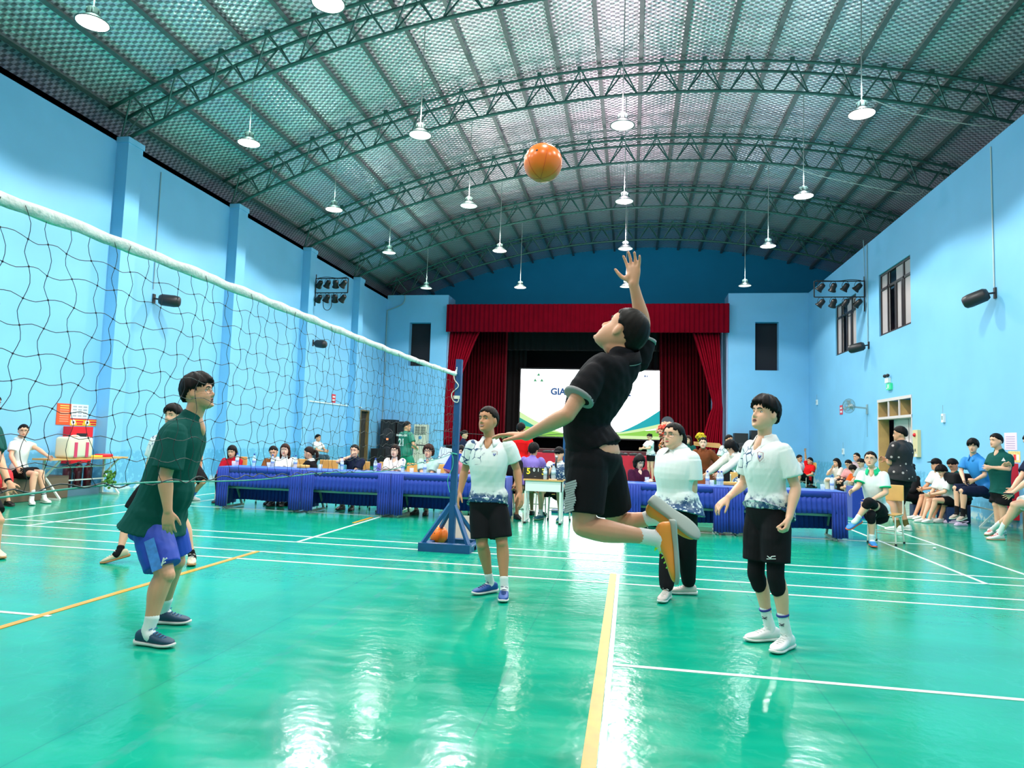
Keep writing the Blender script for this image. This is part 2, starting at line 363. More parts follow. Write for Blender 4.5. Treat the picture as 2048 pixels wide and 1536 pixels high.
MB().box((XR+.32, 19.2, 0), (XR+.36, 20.2, 2.24)).box((XR+.32, 20.26, 0), (XR+.36, 21.3, 2.24)).build('door_leaf', mat('pale_pink_door', (.85, .70, .70), .5), e, off=o)

# ---------------------------------------------------------------- stage
SZ = .95
RED = mat('crimson_stage_curtain', (.27, .001, .012), .85, noise=.25, nscale=3, spec=.08)
RED2 = mat('dark_maroon_curtain', (.11, .001, .006), .85, noise=.25, nscale=3, spec=.08)
BLK = mat('black_stage_drape', (.006, .003, .004), .9)
MB().box((-8.17, 30.0, 0), (3.97, 34.4, SZ)).build('floor_stage', mat('stage_boards', (.05, .012, .015), .35), kind='structure')
MB().box((-8.17, 29.85, 0), (3.97, 30.0, SZ)).build('trim_stage_front', mat('stage_riser_maroon', (.09, .006, .012), .5, noise=.4, nscale=2), kind='structure')
def drape(name, x0, x1, y, z0, z1, m, label, folds=10, depth=.08, shape=None, grp=None):
    """pleated cloth: shape(v) -> (left, right) x at height fraction v (0 top)"""
    nu, nv = folds*8, 24; vs = []; 
    for j in range(nv+1):
        v = j/nv; a, b = shape(v) if shape else (x0, x1)
        for i in range(nu+1):
            u = i/nu; ph = 2*math.pi*folds*u; d = depth*math.sin(ph+.6*math.sin(3.1*u*9))*(.8+.2*math.sin(7*u+2*v))
            vs.append(V((a+(b-a)*u+.01*math.sin(5*ph), y+d, z1+(z0-z1)*v)))
    fs = [(j*(nu+1)+i, j*(nu+1)+i+1, (j+1)*(nu+1)+i+1, (j+1)*(nu+1)+i) for j in range(nv) for i in range(nu)]
    mb = MB().add(vs, fs); o = mb.build(name, m, None, True, label=label, cat='curtain', group=grp)
    s = o.modifiers.new('thick', 'SOLIDIFY'); s.thickness = .012
    return o
o = drape('stage_valance', -8.17, 3.97, 29.25, 6.0, 7.24, RED, 'wide crimson valance across the top of the stage opening', 60, .03)
MB().box((-8.17, 29.3, 7.2), (3.97, 29.9, 7.24)).box((-8.17, 29.34, 6.1), (-8.1, 29.9, 7.2)).box((3.9, 29.34, 6.1), (3.97, 29.9, 7.2)).box((-8.1, 29.4, 6.1), (3.9, 29.46, 7.2)).build('trim_valance_board', BLK, kind='structure')
TIE = [2.95, .98]
def tied(x_out, x_in, sgn):
    zt, zb, zk = 6.05, .98, 2.95; vk = (zt-zk)/(zt-zb)
    def f(v):
        if v < vk:
            t = v/vk; inner = x_in+(x_out+sgn*.22-x_in)*(t**.9); outer = x_out-sgn*.12*t
        else:
            t = (v-vk)/(1-vk); inner = x_out+sgn*(.22+.55*t**.7); outer = x_out-sgn*.14
        return (outer, inner) if sgn > 0 else (inner, outer)
    return f
drape('stage_curtain', 0, 0, 29.55, .98, 6.05, RED, 'crimson front curtain tied back at the left edge of the stage', 9, .07, tied(-8.05, -6.7, 1), 'curtains of the stage')
drape('stage_curtain', 0, 0, 29.55, .98, 6.05, RED, 'crimson front curtain tied back at the right edge of the stage', 9, .07, tied(3.62, 2.5, -1), 'curtains of the stage')
drape('stage_curtain', -7.75, -5.7, 31.0, .98, 6.6, RED2, 'dark red wing curtain hanging straight at the left of the stage', 14, .09, None, 'curtains of the stage')
drape('stage_curtain', 0, 0, 31.0, .98, 6.6, RED2, 'dark red wing curtain flaring at the right of the stage', 14, .10, lambda v: (1.2+.5*(v*.2), 3.3+.1*v), 'curtains of the stage')
drape('stage_border', -8.1, 3.9, 31.6, 5.5, 7.02, BLK, 'black border cloth hung across the upper stage', 40, .05)
drape('stage_curtain', -8.1, -5.0, 32.6, .98, 7.1, BLK, 'black leg drape behind the left wing curtain', 12, .07, None, 'curtains of the stage')
drape('stage_curtain', .7, 3.9, 32.6, .98, 7.1, BLK, 'black leg drape behind the right wing curtain', 12, .07, None, 'curtains of the stage')
MB().box((-8.17, 34.2, 0), (3.97, 34.3, 7.3)).build('wall_stage_back', BLK, kind='structure')
MB().box((-8.17, 29.9, 7.1), (3.97, 34.3, 7.2)).build('ceiling_stage', BLK, kind='structure')
JW = mat('pale_blue_reveal', (.35, .48, .70), .6)
MB().box((-8.17, 29.6, 0), (-8.12, 33.2, 6.6)).box((-7.95, 31.3, SZ), (-7.7, 31.36, 6.3)).build('trim_stage_reveal_left', JW, kind='structure')
MB().box((3.92, 29.6, 0), (3.97, 33.2, 6.6)).box((3.5, 31.3, SZ), (3.8, 31.36, 6.3)).build('trim_stage_reveal_right', JW, kind='structure')
# ================================================================ FIXTURES
def lookR(z, x=None):
    z = V(z).normalized(); x = V(x) if x else (V((0, 0, 1)) if abs(z.z) < .95 else V((1, 0, 0)))
    x = (x-z*x.dot(z)).normalized(); return M3((x, z.cross(x), z)).transposed()
def text(name, s, size, loc, rot, m, parent=None, ext=.002, bold=0, align='CENTER'):
    c = bpy.data.curves.new(name, 'FONT'); c.body = s; c.size = size; c.extrude = ext; c.offset = bold; c.align_x = align; c.align_y = 'CENTER'; c.resolution_u = 3
    c.materials.append(m); t_ = bpy.data.objects.new('t', c); COL.objects.link(t_); bpy.context.view_layer.update(); me = bpy.data.meshes.new_from_object(t_.evaluated_get(bpy.context.evaluated_depsgraph_get())); bpy.data.objects.remove(t_); o = bpy.data.objects.new(name, me); COL.objects.link(o); o.location = loc; o.rotation_euler = rot; o.parent = parent; return o
def copy_tree(root, loc=None, rz=None, label=None, group=None, parent=None):
    r = root.copy(); COL.objects.link(r); r.parent = parent
    if loc is not None: r.location = loc
    if rz is not None: r.rotation_euler = (0, 0, rz)
    if label: r['label'] = label
    if group: r['group'] = group
    for ch in root.children: copy_tree(ch, parent=r)
    return r
# ---- pendant lamps
LAMPX = [-8.08, -4.3, -.25, 4.05]
LIT = {(0, 8.6), (0, 12.9), (0, 17.15), (1, 8.6), (1, 21.5), (1, 25.8), (3, 12.9), (3, 17.15), (3, 21.5), (2, 8.6)}
GAL = mat('lamp_shade_metal', (.10, .17, .15), .5, .3)
RIM = mat('lamp_rim_dark', (.02, .05, .05), .4)
HOT = mat('lit_diffuser', (1, 1, 1), .5, emit=(1, .97, .88), es=12)
DIM = mat('dim_diffuser', (.8, .85, .8), .4, emit=(.90, 1, .94), es=1.8)
UPL = [40, 110, 230, 85]; UPC = [(.65, 1, .90), (.95, .95, .9), (1, .72, .85), (.75, .95, 1)]  # power and tint of the added roof fill lights, per column
col_n = ['leftmost', 'second from the left', 'second from the right', 'rightmost']
row_n = {4.3: 'row behind the camera', 8.6: 'row nearest the camera', 12.9: 'second row', 17.15: 'middle row', 21.5: 'fourth row', 25.8: 'row nearest the stage', .5: 'rearmost row'}
for ci, x in enumerate(LAMPX):
    for Y in (.5, 4.3, 8.6, 12.9, 17.15, 21.5, 25.8):
        z = {8.6: 7.42, 25.8: 7.2}.get(Y, 7.45); lit = (ci, Y) in LIT; ring = ci == 2 and Y in (12.9, 17.15, 21.5)
        seen = Y > 8 and not (ci == 3 and Y == 8.6)
        if seen:
            e = empty('pendant_lamp', (x, Y, z), '%s white pendant lamp, %s in the %s' % ('lit' if lit else 'dim', col_n[ci], row_n[Y]), 'lamp', 'pendant lamps under the trusses')
            MB().tube([(0, 0, .24), (.01, 0, arc(27.6, x)-z)], .010, 6).build('cord', mat('lamp_cord', (.32, .36, .33), .6), e)
            mb = MB().lathe([(.02, .27), (.03, .24), (.085, .23), (.085, .14), (.10, .13), (.10, .10)], n=16)
            for k in range(6): mb.box((.09*math.cos(k*1.047)-.006, .09*math.sin(k*1.047)-.006, .12), (.09*math.cos(k*1.047)+.006, .09*math.sin(k*1.047)+.006, .22))
            mb.build('housing', GAL, e, True)
            MB().lathe([(.09, .13), (.12, .10), (.20, .035), (.235, .012), (.24, 0), (.225, .0), (.19, .03), (.11, .09)], n=28).build('shade', RIM if ring or ci == 3 else GAL, e, True)
            MB().lathe([(.0001, -.012), (.14, -.010), (.222, .004), (.222, .008), (.0001, .01)], n=28).build('diffuser', HOT if lit else DIM, e, True)
        ld = bpy.data.lights.new('lamp_light', 'SPOT'); ld.energy = 1150 if lit else (800 if seen else (850 if Y > 1 else 500)); ld.spot_size = math.radians(146); ld.spot_blend = .22; ld.shadow_soft_size = .16
        ld.color = (1, .985, .94); lo = bpy.data.objects.new('lamp_light', ld); COL.objects.link(lo)
        if seen:       # added fill light, tinted per lamp column, to brighten the roof
            ul = bpy.data.lights.new('roof_fill_light', 'POINT'); ul.energy = UPL[ci]; ul.shadow_soft_size = .08; ul.color = UPC[ci]; uo = bpy.data.objects.new('roof_fill_light', ul); COL.objects.link(uo); uo.parent = e; uo.location = (0, 0, .42)
        if seen: lo.parent = e; lo.location = (0, 0, -.05)
        else: lo.location = (x, Y, z-.05)
# ---- stage lights
CAN = mat('black_lamp_can', (.012, .012, .012), .4, .3)
def rack(x0, x1, y, z, side):
    e = empty('light_rack', (x0, y, z-.5), 'black frame carrying eight stage lights on the %s wall' % side, 'lighting frame')
    mb = MB(); o = V((x0, y, z-.5)); mb.bar((x0, y, z), (x1, y, z), .03); mb.bar((x0, y, z-.5), (x1, y, z-.5), .03)
    mb.bar((x0, y, z-.5), (x0, y, z), .03); mb.bar((x1, y, z-.5), (x1, y, z), .03); mb.tube([(x0, y+.03, z-.95), (x0, y+.03, z+.15)], .02, 6)
    mb.build('frame', CAN, e, off=o)
    mb = MB(); s = 1 if x1 > x0 else -1; mb.tube(cable([(x0+s*.1, y, z+.02), (x0+s*.4, y, z+.05), (x0+s*.8, y, z+.01), (x1-s*.05, y, z+.04)], 0), .012, 5)
    mb.tube(cable([(x0+s*.3, y, z-.55), (x0+s*.34, y, z-1.0), (x0+s*.5, y, z-1.1), (x0+s*.62, y, z-.95), (x0+s*.6, y, z-.55)], 0), .012, 5); mb.build('cable', CAN, e, off=o)
    for r in range(2):
        for k in range(4):
            x = x0+(x1-x0)*(.13+.245*k); zz = z-.5*r
            L = empty('stage_light', (x, y, zz), 'black stage light on the %s wall frame, %s row, %s from the wall' % (side, ['top', 'bottom'][r], ORD[k]), 'stage light', 'stage lights on the %s wall' % side)
            t = V((-.45*s if side == 'left' else .4*s, .5-.25*(k % 2), -.75)).normalized(); t = V((t.x+.25*((k*7+r*3) % 3-1), t.y, t.z)).normalized(); c = V((0, 0, -.19))
            MB().lathe([(.05, -.13), (.075, -.11), (.085, -.05), (.09, .06), (.115, .10), (.12, .13), (.10, .13), (.08, .08)], c, 16, t).build('can', CAN, L, True)
            MB().lathe([(.0001, .07), (.08, .08)], c, 16, t).build('lens', mat('lens_glass', (.10, .09, .07), .1, .4), L, True)
            MB().tube(cable([(-.10, 0, -.19), (-.10, 0, -.10), (-.04, 0, -.01), (.04, 0, -.01), (.10, 0, -.10), (.10, 0, -.19)], 0, 4), .008, 5).build('yoke', CAN, L)
rack(-10.77, -9.58, 21.72, 6.65, 'left'); rack(7.10, 5.62, 22.5, 6.58, 'right')
# ---- round wall speakers
def wall_speaker(loc, d, wall, label):
    e = empty('wall_speaker', loc, label, 'speaker'); d = V(d).normalized()
    MB().lathe([(.03, -.24), (.10, -.23), (.135, -.17), (.14, .10), (.125, .19), (.09, .225), (.0001, .235)], d*.2, 22, d).build('cabinet', BLACK, e, True)
    w_ = V((wall, 0, .03))
    MB().ball((0, 0, 0), .045).tube([d*(-.02), w_*.6, w_], .02, 6).box((wall-.02, -.04, -.09), (wall+.02, .04, .13)).build('bracket', BLACK, e)
wall_speaker((-10.86, 14.14, 4.36), (.75, .35, -.05), -.18, 'black round speaker on the left wall, nearer to the camera')
wall_speaker((-10.70, 21.9, 4.42), (.8, -.3, -.1), -.14, 'black round speaker on the left wall below the stage lights')
wall_speaker((6.98, 14.92, 4.55), (-.72, .55, -.32), .16, 'black round speaker on the right wall, nearer to the camera')
wall_speaker((6.98, 22.3, 4.52), (-.75, .5, -.2), .16, 'black round speaker on the right wall between the windows and door')
# ---- signs and small wall fittings
def board(name, X, y0, y1, z0, z1, m, label, cat, side=1, marks=(), t=.012):
    e = empty(name, (X, (y0+y1)/2, z0), label, cat); h = z1-z0; wd = y1-y0
    MB().box((0 if side > 0 else -t, -wd/2, 0), (t if side > 0 else 0, wd/2, h)).build('panel', m, e)
    for nm, u0, u1, v0, v1, mm in marks:
        x = side*(t+.002); MB().box((min(x, side*t), (u0-.5)*wd, v0*h), (max(x, side*t), (u1-.5)*wd, v1*h)).build(nm, mm, e)
    return e
OR = mat('orange_notice', (.80, .09, .015), .5); YL = mat('yellow_notice', (.85, .60, .03), .5); RD = mat('red_paint', (.72, .008, .02), .4); WP = mat('paper_white', (.75, .80, .82), .6); GY = mat('grey_print', (.35, .40, .45), .6); YT = mat('yellow_print', (.85, .65, .12), .6)
mk = [('lettering', .2, .85, .88-.105*k, .92-.105*k, YT if k < 2 else mat('pale_red_print', (.85, .35, .2), .6)) for k in range(8)]
board('fire_rules_board', XL, 11.66, 12.0, 1.38, 1.80, OR, 'orange notice board with lines of print on the left wall', 'notice', marks=mk)
mk = [('print', .1+.3*(k % 3), .32+.3*(k % 3), .78-.22*(k//3), .88-.22*(k//3), GY) for k in range(12)]
board('instruction_chart', XL, 12.0, 12.44, 1.52, 1.80, WP, 'white chart of small pictures above the yellow notices', 'notice', marks=mk)
for k, y in enumerate((12.0, 12.36)):
    e = board('warning_notice', XL, y, y+.35, 1.37, 1.51, YL, ['yellow warning notice under the white chart, with a cigarette symbol', 'yellow warning notice at the right with a flame symbol'][k], 'notice', marks=[('red_band', 0, 1, .84, 1, RD), ('lettering', .42, .95, .45, .7, RD), ('lettering', .48, .9, .12, .34, RD)])
    MB().lathe([(.0001, .004), (.055, .004), (.055, 0)], (.013, -.10, .065), 18, (1, 0, 0)).build('symbol_disc', WP, e); MB().lathe([(.0001, .006), (.022, .006)], (.013, -.10, .065), 10, (1, 0, 0)).build('symbol', BLACK, e)
e = board('fire_hose_cabinet', XL, 11.86, 12.42, .62, 1.35, RD, 'red fire hose cabinet with a dark window on the left wall', 'cabinet', t=.18, marks=[('window', .25, .72, .42, .82, DARK)])
text('lettering', 'PCCC', .075, (.19, -.21, .36), (math.pi/2, 0, math.pi/2), WP, e)
def extinguisher(loc, m, label, r=.075, h=.5):
    e = empty('fire_extinguisher', loc, label, 'fire extinguisher')
    MB().lathe([(r*.9, 0), (r, .02), (r, h*.82), (r*.6, h*.92), (.02, h*.95)], n=16).build('cylinder', m, e, True)
    MB().lathe([(.02, h*.95), (.025, h), (.012, h+.03)], n=10).bar((-.04, 0, h+.02), (.06, 0, h+.04), .015).tube(cable([(.03, 0, h), (.09, 0, h-.05), (r+.02, 0, h*.5), (r+.01, 0, h*.2)], 0), .01, 6).build('valve_hose', BLACK, e, True)
MAR = mat('dark_maroon_cylinder', (.10, .006, .015), .35)
for k in range(3): extinguisher((-10.85, 11.82+.26*k, .12), MAR, 'dark maroon fire extinguisher under the long bench, %s of three' % ['leftmost', 'middle', 'rightmost'][k])
MB().box((-11.0, 11.68, 0), (-10.7, 12.5, .12)).build('extinguisher_plinth', mat('plinth_paint', (.10, .22, .30), .6), label='low plinth under the dark fire extinguishers', cat='plinth')
def red_sign(X, y, z, side, label):
    board('fire_plan_sign', X, y-.16, y+.16, z-.16, z+.16, RD, label, 'sign', side, marks=[('lettering', .15, .85, .6, .78, WP), ('lettering', .15, .85, .2, .4, WP)])
red_sign(XL, 24.25, 2.66, 1, 'small red sign with white lines on the left wall'); red_sign(XR, 25.14, 2.69, -1, 'small red sign with white lines on the right wall')
e = empty('exit_sign', (XR, 20.6, 3.05), 'green emergency exit sign with a twin lamp above the side door', 'exit sign')
MB().box((-.06, -.16, 0), (0, .16, .18)).build('green_box', mat('exit_green', (.02, .45, .2), .4, emit=(.05, .8, .35), es=.6), e)
MB().box((-.065, -.03, .04), (-.06, .05, .15)).box((-.065, .07, .03), (-.06, .13, .06)).build('running_figure', WHITE, e)
MB().box((-.07, -.02, .2), (0, .24, .34)).build('battery_box', WHITE, e); MB().ball((-.08, -.02, .40), .05).ball((-.08, .2, .40), .05).tube([(-.03, .1, .3), (-.08, -.02, .4)], .01).tube([(-.03, .1, .3), (-.08, .2, .4)], .01).build('lamp_head', BLACK, e, True)
for k, (y, z, lb) in enumerate([(24.89, 1.27, 'white wall telephone box beside the seated spectators on the right wall'), (28.2, 3.12, 'white sensor box high near the front corner of the right wall'), (17.3, 2.15, 'small white wall fitting with a cord right of the side door')]):
    e = empty('wall_fitting', (XR, y, z), lb, 'wall fitting'); MB().box((-.05, -.06, -.10), (0, .06, .10)).build('case', WHITE, e); MB().box((-.055, -.03, -.04), (-.05, .03, .05)).tube([(-.03, 0, .10), (-.03, 0, .30)], .005, 5).build('inset', GREYC, e)
e = board('electrical_box', XR, 18.62, 18.92, 1.22, 1.90, mat('beige_box', (.68, .58, .32), .5), 'beige electrical box with a red light right of the side door', 'electrical box', -1, t=.08, marks=[('switch', .4, .6, .2, .3, BLACK), ('label_plate', .2, .5, .02, .12, WHITE)])
MB().ball((-.085, 0, .55), .05).build('red_light', RD, e, True)
board('paper_notice', XR, 14.30, 14.74, 1.45, 1.78, mat('pinkish_paper', (.78, .66, .74), .6), 'white paper notice with pale printed lines on the right wall', 'notice', -1, marks=[('print', .15, .85, .75-.13*k, .79-.13*k, mat('mauve_print', (.45, .35, .55), .6)) for k in range(6)], t=.004)
board('picture_notice', XR, 14.2, 14.62, 1.22, 1.43, mat('yellow_picture', (.75, .62, .22), .5, noise=.6, nscale=14), 'small yellow and white picture notice under the paper sheet', 'notice', -1, marks=[('picture', .1+.25*k, .28+.25*k, .2, .7, (WHITE, RD, JW)[k]) for k in range(3)], t=.004)
e = board('fire_cabinet', XR, 14.28, 14.62, .15, 1.2, RD, 'tall red fire cabinet behind the standing man with crossed arms', 'cabinet', -1, t=.16)
text('lettering', 'PCCC', .13, (-.165, -.09, .62), (math.pi/2, -math.pi/2, -math.pi/2), WP, e)
# wall fan
e = empty('wall_fan', (XR, 22.5, 2.6), 'pale oscillating wall fan between the red sign and the door', 'fan')
MB().box((-.03, -.06, -.16), (0, .06, .14)).bar((-.02, 0, .02), (-.42, .05, .06), .05).build('arm', GREYC, e); fa = V((-.8, -.55, .0)).normalized(); fc = V((-.52, 0, .08))
MB().lathe([(.02, -.16), (.07, -.14), (.075, -.02), (.03, 0)], fc, 16, fa).build('motor', WHITE, e, True)
mb = MB()
for k in range(28):
    R_ = lookR(fa); a = k*math.pi/14; p = lambda r, z: fc+R_@V((r*math.cos(a), r*math.sin(a), z))
    mb.tube([p(.04, .12), p(.15, .11), p(.22, .06), p(.22, .0), p(.14, -.05), p(.05, -.06)], .003, 4)
for r, z in ((.22, .03), (.15, .11)): mb.tube([fc+lookR(fa)@V((r*math.cos(a), r*math.sin(a), z)) for a in [k*math.pi/12 for k in range(24)]], .005, 5, closed=True)
mb.build('cage', GAL, e)
mb = MB()
for k in range(3):
    a = k*2.094; R_ = lookR(fa); p = lambda r, b, z: fc+R_@V((r*math.cos(a+b), r*math.sin(a+b), z))
    mb.add([p(.03, -.3, .02), p(.19, -.35, .0), p(.19, .35, .05), p(.03, .3, .05)], [(0, 1, 2, 3)])
o = mb.build('blade', GREYC, e); o.modifiers.new('t', 'SOLIDIFY').thickness = .004
MB().tube([(-.02, 0, -.16), (-.02, 0, -.85)], .006, 5).build('cord', GREYC, e)
# ---- standing speakers, air conditioner
def pa_speaker(x, y, w_, h, lb, n=2):
    e = empty('loudspeaker', (x, y, 0), lb, 'loudspeaker'); MB().box((-w_/2, -.25, .03), (w_/2, .25, h)).build('cabinet', BLACK, e)
    for k in range(n): MB().lathe([(w_*.38, 0), (w_*.40, .012), (w_*.34, .014), (w_*.1, -.0), (.0001, .012)], (0, -.25, h*(.28+.4*k)), 24, (0, -1, 0)).build('driver', mat('grille_dark', (.03, .03, .035), .6), e, True)
    return e
e = pa_speaker(-10.5, 29.0, .68, 2.02, 'tall black loudspeaker by the corner left of the stage'); MB().box((-.04, -.265, 1.12), (.05, -.25, 1.2)).build('power_light', mat('red_led', (.8, .1, .05), .4, emit=(1, .25, .1), es=3), e)
pa_speaker(-9.9, 29.1, .42, 1.95, 'narrower black loudspeaker behind the player in shirt 21'); pa_speaker(4.42, 29.1, .52, 1.85, 'black loudspeaker on the floor right of the stage, the left one of two'); pa_speaker(5.05, 29.1, .50, 1.98, 'taller black loudspeaker right of the stage, beside its shorter twin')
MB().box((-10.9, 27.9, 0), (-10.4, 28.3, .75)).build('amplifier_case', BLACK, label='low black amplifier case in front of the tall loudspeaker', cat='case')
e = empty('air_conditioner', (-9.1, 29.2, 0), 'cream floor-standing air conditioner left of the stage', 'air conditioner'); CRM = mat('cream_plastic', (.72, .72, .56), .45)
MB().box((-.29, -.15, 0), (.29, .2, 1.85)).build('body', CRM, e); MB().box((-.24, -.17, 1.42), (.24, -.15, 1.75)).build('vent', mat('vent_dark', (.10, .12, .10), .5), e)
mb = MB(); [mb.box((-.24, -.18, 1.44+.05*k), (.24, -.165, 1.455+.05*k)) for k in range(6)]; mb.box((-.01, -.18, 1.42), (.01, -.165, 1.75)); mb.build('louvres', CRM, e)
MB().box((-.28, -.16, .92), (.28, -.15, .96)).build('seam', BLACK, e); MB().lathe([(.0001, .01), (.075, .01), (.075, 0)], (0, -.15, 1.27), 20, (0, -1, 0)).build('badge', mat('blue_badge', (.10, .35, .62), .4), e)
# ---- LED screen
SW0, SW1, SB, ST, SY = -5.2, 1.35, 1.50, 4.68, 32.2
e = empty('led_screen', ((SW0+SW1)/2, SY, SB), 'large bright white screen with blue heading and green waves on stage', 'screen'); o = V(((SW0+SW1)/2, SY, SB))
MB().box((SW0-.06, SY+.02, SB-.06), (SW1+.06, SY+.15, ST+.06)).box((SW0, SY+.15, SZ), (SW0+.1, SY+.2, SB)).box((SW1-.1, SY+.15, SZ), (SW1, SY+.2, SB)).build('casing', BLACK, e, off=o)
MB().box((SW0, SY, SB), (SW1, SY+.02, ST)).build('display', mat('screen_white', (.1, .1, .1), .4, emit=(.93, .96, 1), es=8), e, off=o)
def emis(n, c, s=1.6): return mat(n, (0, 0, 0), .5, emit=c, es=s)
TEAL, LIME, PALE, CYAN, NAVY, SG = emis('screen_teal', (.0, .62, .50), .9), emis('screen_lime', (.35, .85, .10), 1.2), emis('screen_pale_green', (.70, .95, .45), 1.5), emis('screen_cyan', (.0, .72, .80), .9), emis('screen_navy', (.02, .13, .42), 1), emis('screen_green', (.08, .50, .22), 1)
def wave(name, top, bot, x0, x1, m, d):
    n = 30; vs = []; W_, H_ = SW1-SW0, ST-SB
    for k in range(n+1):
        u = x0+(x1-x0)*k/n
        a = max(0, bot(u)); b = max(a+.001, top(u)); vs += [V((SW0+u*W_, SY-d, SB+a*H_)), V((SW0+u*W_, SY-d, SB+b*H_))]
    MB().add(vs, [(2*k, 2*k+2, 2*k+3, 2*k+1) for k in range(n)]).build(name, m, e, off=o)
wave('wave_graphic', lambda u: .34*(1-u/.42)**1.5+.02, lambda u: .20*(1-u/.42)**1.2, 0, .42, PALE, .004)
wave('wave_graphic', lambda u: .27*(1-u/.25), lambda u: .15*(1-u/.25)**.8, 0, .25, TEAL, .006)
wave('wave_graphic', lambda u: .16*(1-u/.45), lambda u: 0, 0, .45, LIME, .008)
wave('wave_graphic', lambda u: .045, lambda u: 0, 0, 1, PALE, .0075)
wave('wave_graphic', lambda u: .40*((u-.60)/.40)**1.5+.03, lambda u: .05+.18*((u-.60)/.4)**2, .60, 1, CYAN, .006)
wave('wave_graphic', lambda u: .10*((u-.5)/.5)**.7+.04, lambda u: .03, .5, 1, LIME, .005)
wave('wave_graphic', lambda u: .18*((u-.6)/.4)**1.3+.05, lambda u: .13*((u-.6)/.4)**1.4+.04, .6, 1, PALE, .009)
RX = (math.pi/2, 0, 0); W_, H_ = SW1-SW0, ST-SB
text('heading', 'GIAO', .43, V((SW0+0.302*W_, SY-.012, SB+.665*H_))-o, RX, NAVY, e, .001, .022)
text('heading', 'HÈ', .43, V((SW0+0.751*W_, SY-.012, SB+.665*H_))-o, RX, NAVY, e, .001, .022)
FA = emis('screen_faint_print', (.62, .68, .74), 2.0)
for s, u, v, z in (('CÔNG', .17, .56, .17), ('PASTEUR', .78, .55, .17), ('NH', .30, .42, .15), ('DA', .22, .36, .15), ('B - NG', .80, .42, .14)): text('faint_lettering', s, z, V((SW0+u*W_, SY-.012, SB+v*H_))-o, RX, FA, e, .001)
mb = MB()
for a, b in ((0, 0), (-.16, -.27), (.16, -.27)): mb.add([V((SW0+.13*W_+a-.09, SY-.012, SB+.93*H_+b-.10)), V((SW0+.13*W_+a+.09, SY-.012, SB+.93*H_+b-.10)), V((SW0+.13*W_+a, SY-.012, SB+.93*H_+b+.06))], [(0, 1, 2)])
mb.build('triangle_emblem', SG, e, off=o)
MB().box((SW0+.885*W_, SY-.012, SB+.90*H_), (SW0+.895*W_, SY-.01, SB+.935*H_)).box((SW0+.90*W_, SY-.012, SB+.90*H_), (SW0+.908*W_, SY-.01, SB+.93*H_)).build('small_emblem', NAVY, e, off=o)
# ---- red desk before the stage, lectern, flowers
CL = mat('crimson_table_cloth', (.55, .006, .03), .7, bump=.2, bscale=12)
def drapebox(name, x0, x1, y0, y1, h, m, label, cat='tablecloth', folds=30, hem=.02):
    mb = MB(); n = folds*4; top = [V((x0, y0, h)), V((x1, y0, h)), V((x1, y1, h)), V((x0, y1, h))]
    L_ = [(x1-x0), (y1-y0), (x1-x0), (y1-y0)]; per = sum(L_); vs = []
    for j in range(5):
        for k in range(n):
            s = per*k/n; i = 0
            while s > L_[i]: s -= L_[i]; i += 1
            a, b = top[i], top[(i+1) % 4]; d = (b-a).normalized(); nn = V((d.y, -d.x, 0)); p = a+d*s
            q = p+nn*(.006+.018*(.5+.5*math.sin(2*math.pi*k*folds/n*1.0))*(j/4)); q.z = h-(h-hem)*(j/4); vs.append(q)
    fs = [(j*n+k, j*n+(k+1) % n, (j+1)*n+(k+1) % n, (j+1)*n+k) for j in range(4) for k in range(n)]
    mb.add(vs, fs).add(top, [(0, 1, 2, 3)]); return mb.build(name, m, None, True, off=((x0+x1)/2, (y0+y1)/2, 0), label=label, cat=cat)
drapebox('red_desk_cloth', -3.9, 1.05, 24.6, 25.3, .88, CL, 'long red cloth covered table in front of the stage')
for k, x in enumerate((-.3, .2, -2.9)):
    e = empty('sound_mixer', (x, 24.9, .883), ['black sound mixer on the red table behind the jumping player', 'black turntable on the red table before the woman in white', 'black audio console at the left of the red table'][k], 'mixer')
    MB().box((-.22, -.18, 0), (.22, .18, .07)).build('case', BLACK, e); MB().lathe([(.10, 0), (.10, .02), (.0001, .022)], (-.05, 0, .07), 20).build('platter', GAL, e); MB().box((.1, -.1, .07), (.18, .1, .085)).build('faders', GREYC, e)
e = empty('lectern', (3.0, 28.0, 0), 'dark wooden lectern with slanted light top right of the stage', 'lectern'); LWD = mat('lectern_wood', (.16, .03, .012), .4, noise=.3)
MB().box((-.28, -.22, 0), (.28, .22, 1.15)).box((-.35, -.28, 0), (.35, .28, .08)).build('body', LWD, e); MB().add([V((-.55, -.35, 1.30)), V((.55, -.35, 1.22)), V((.5, .3, 1.38)), V((-.5, .3, 1.42)), V((-.55, -.35, 1.34)), V((.55, -.35, 1.26)), V((.5, .3, 1.42)), V((-.5, .3, 1.46))], [(0, 3, 2, 1), (4, 5, 6, 7), (0, 1, 5, 4), (1, 2, 6, 5), (2, 3, 7, 6), (3, 0, 4, 7)]).build('top', WOOD, e)
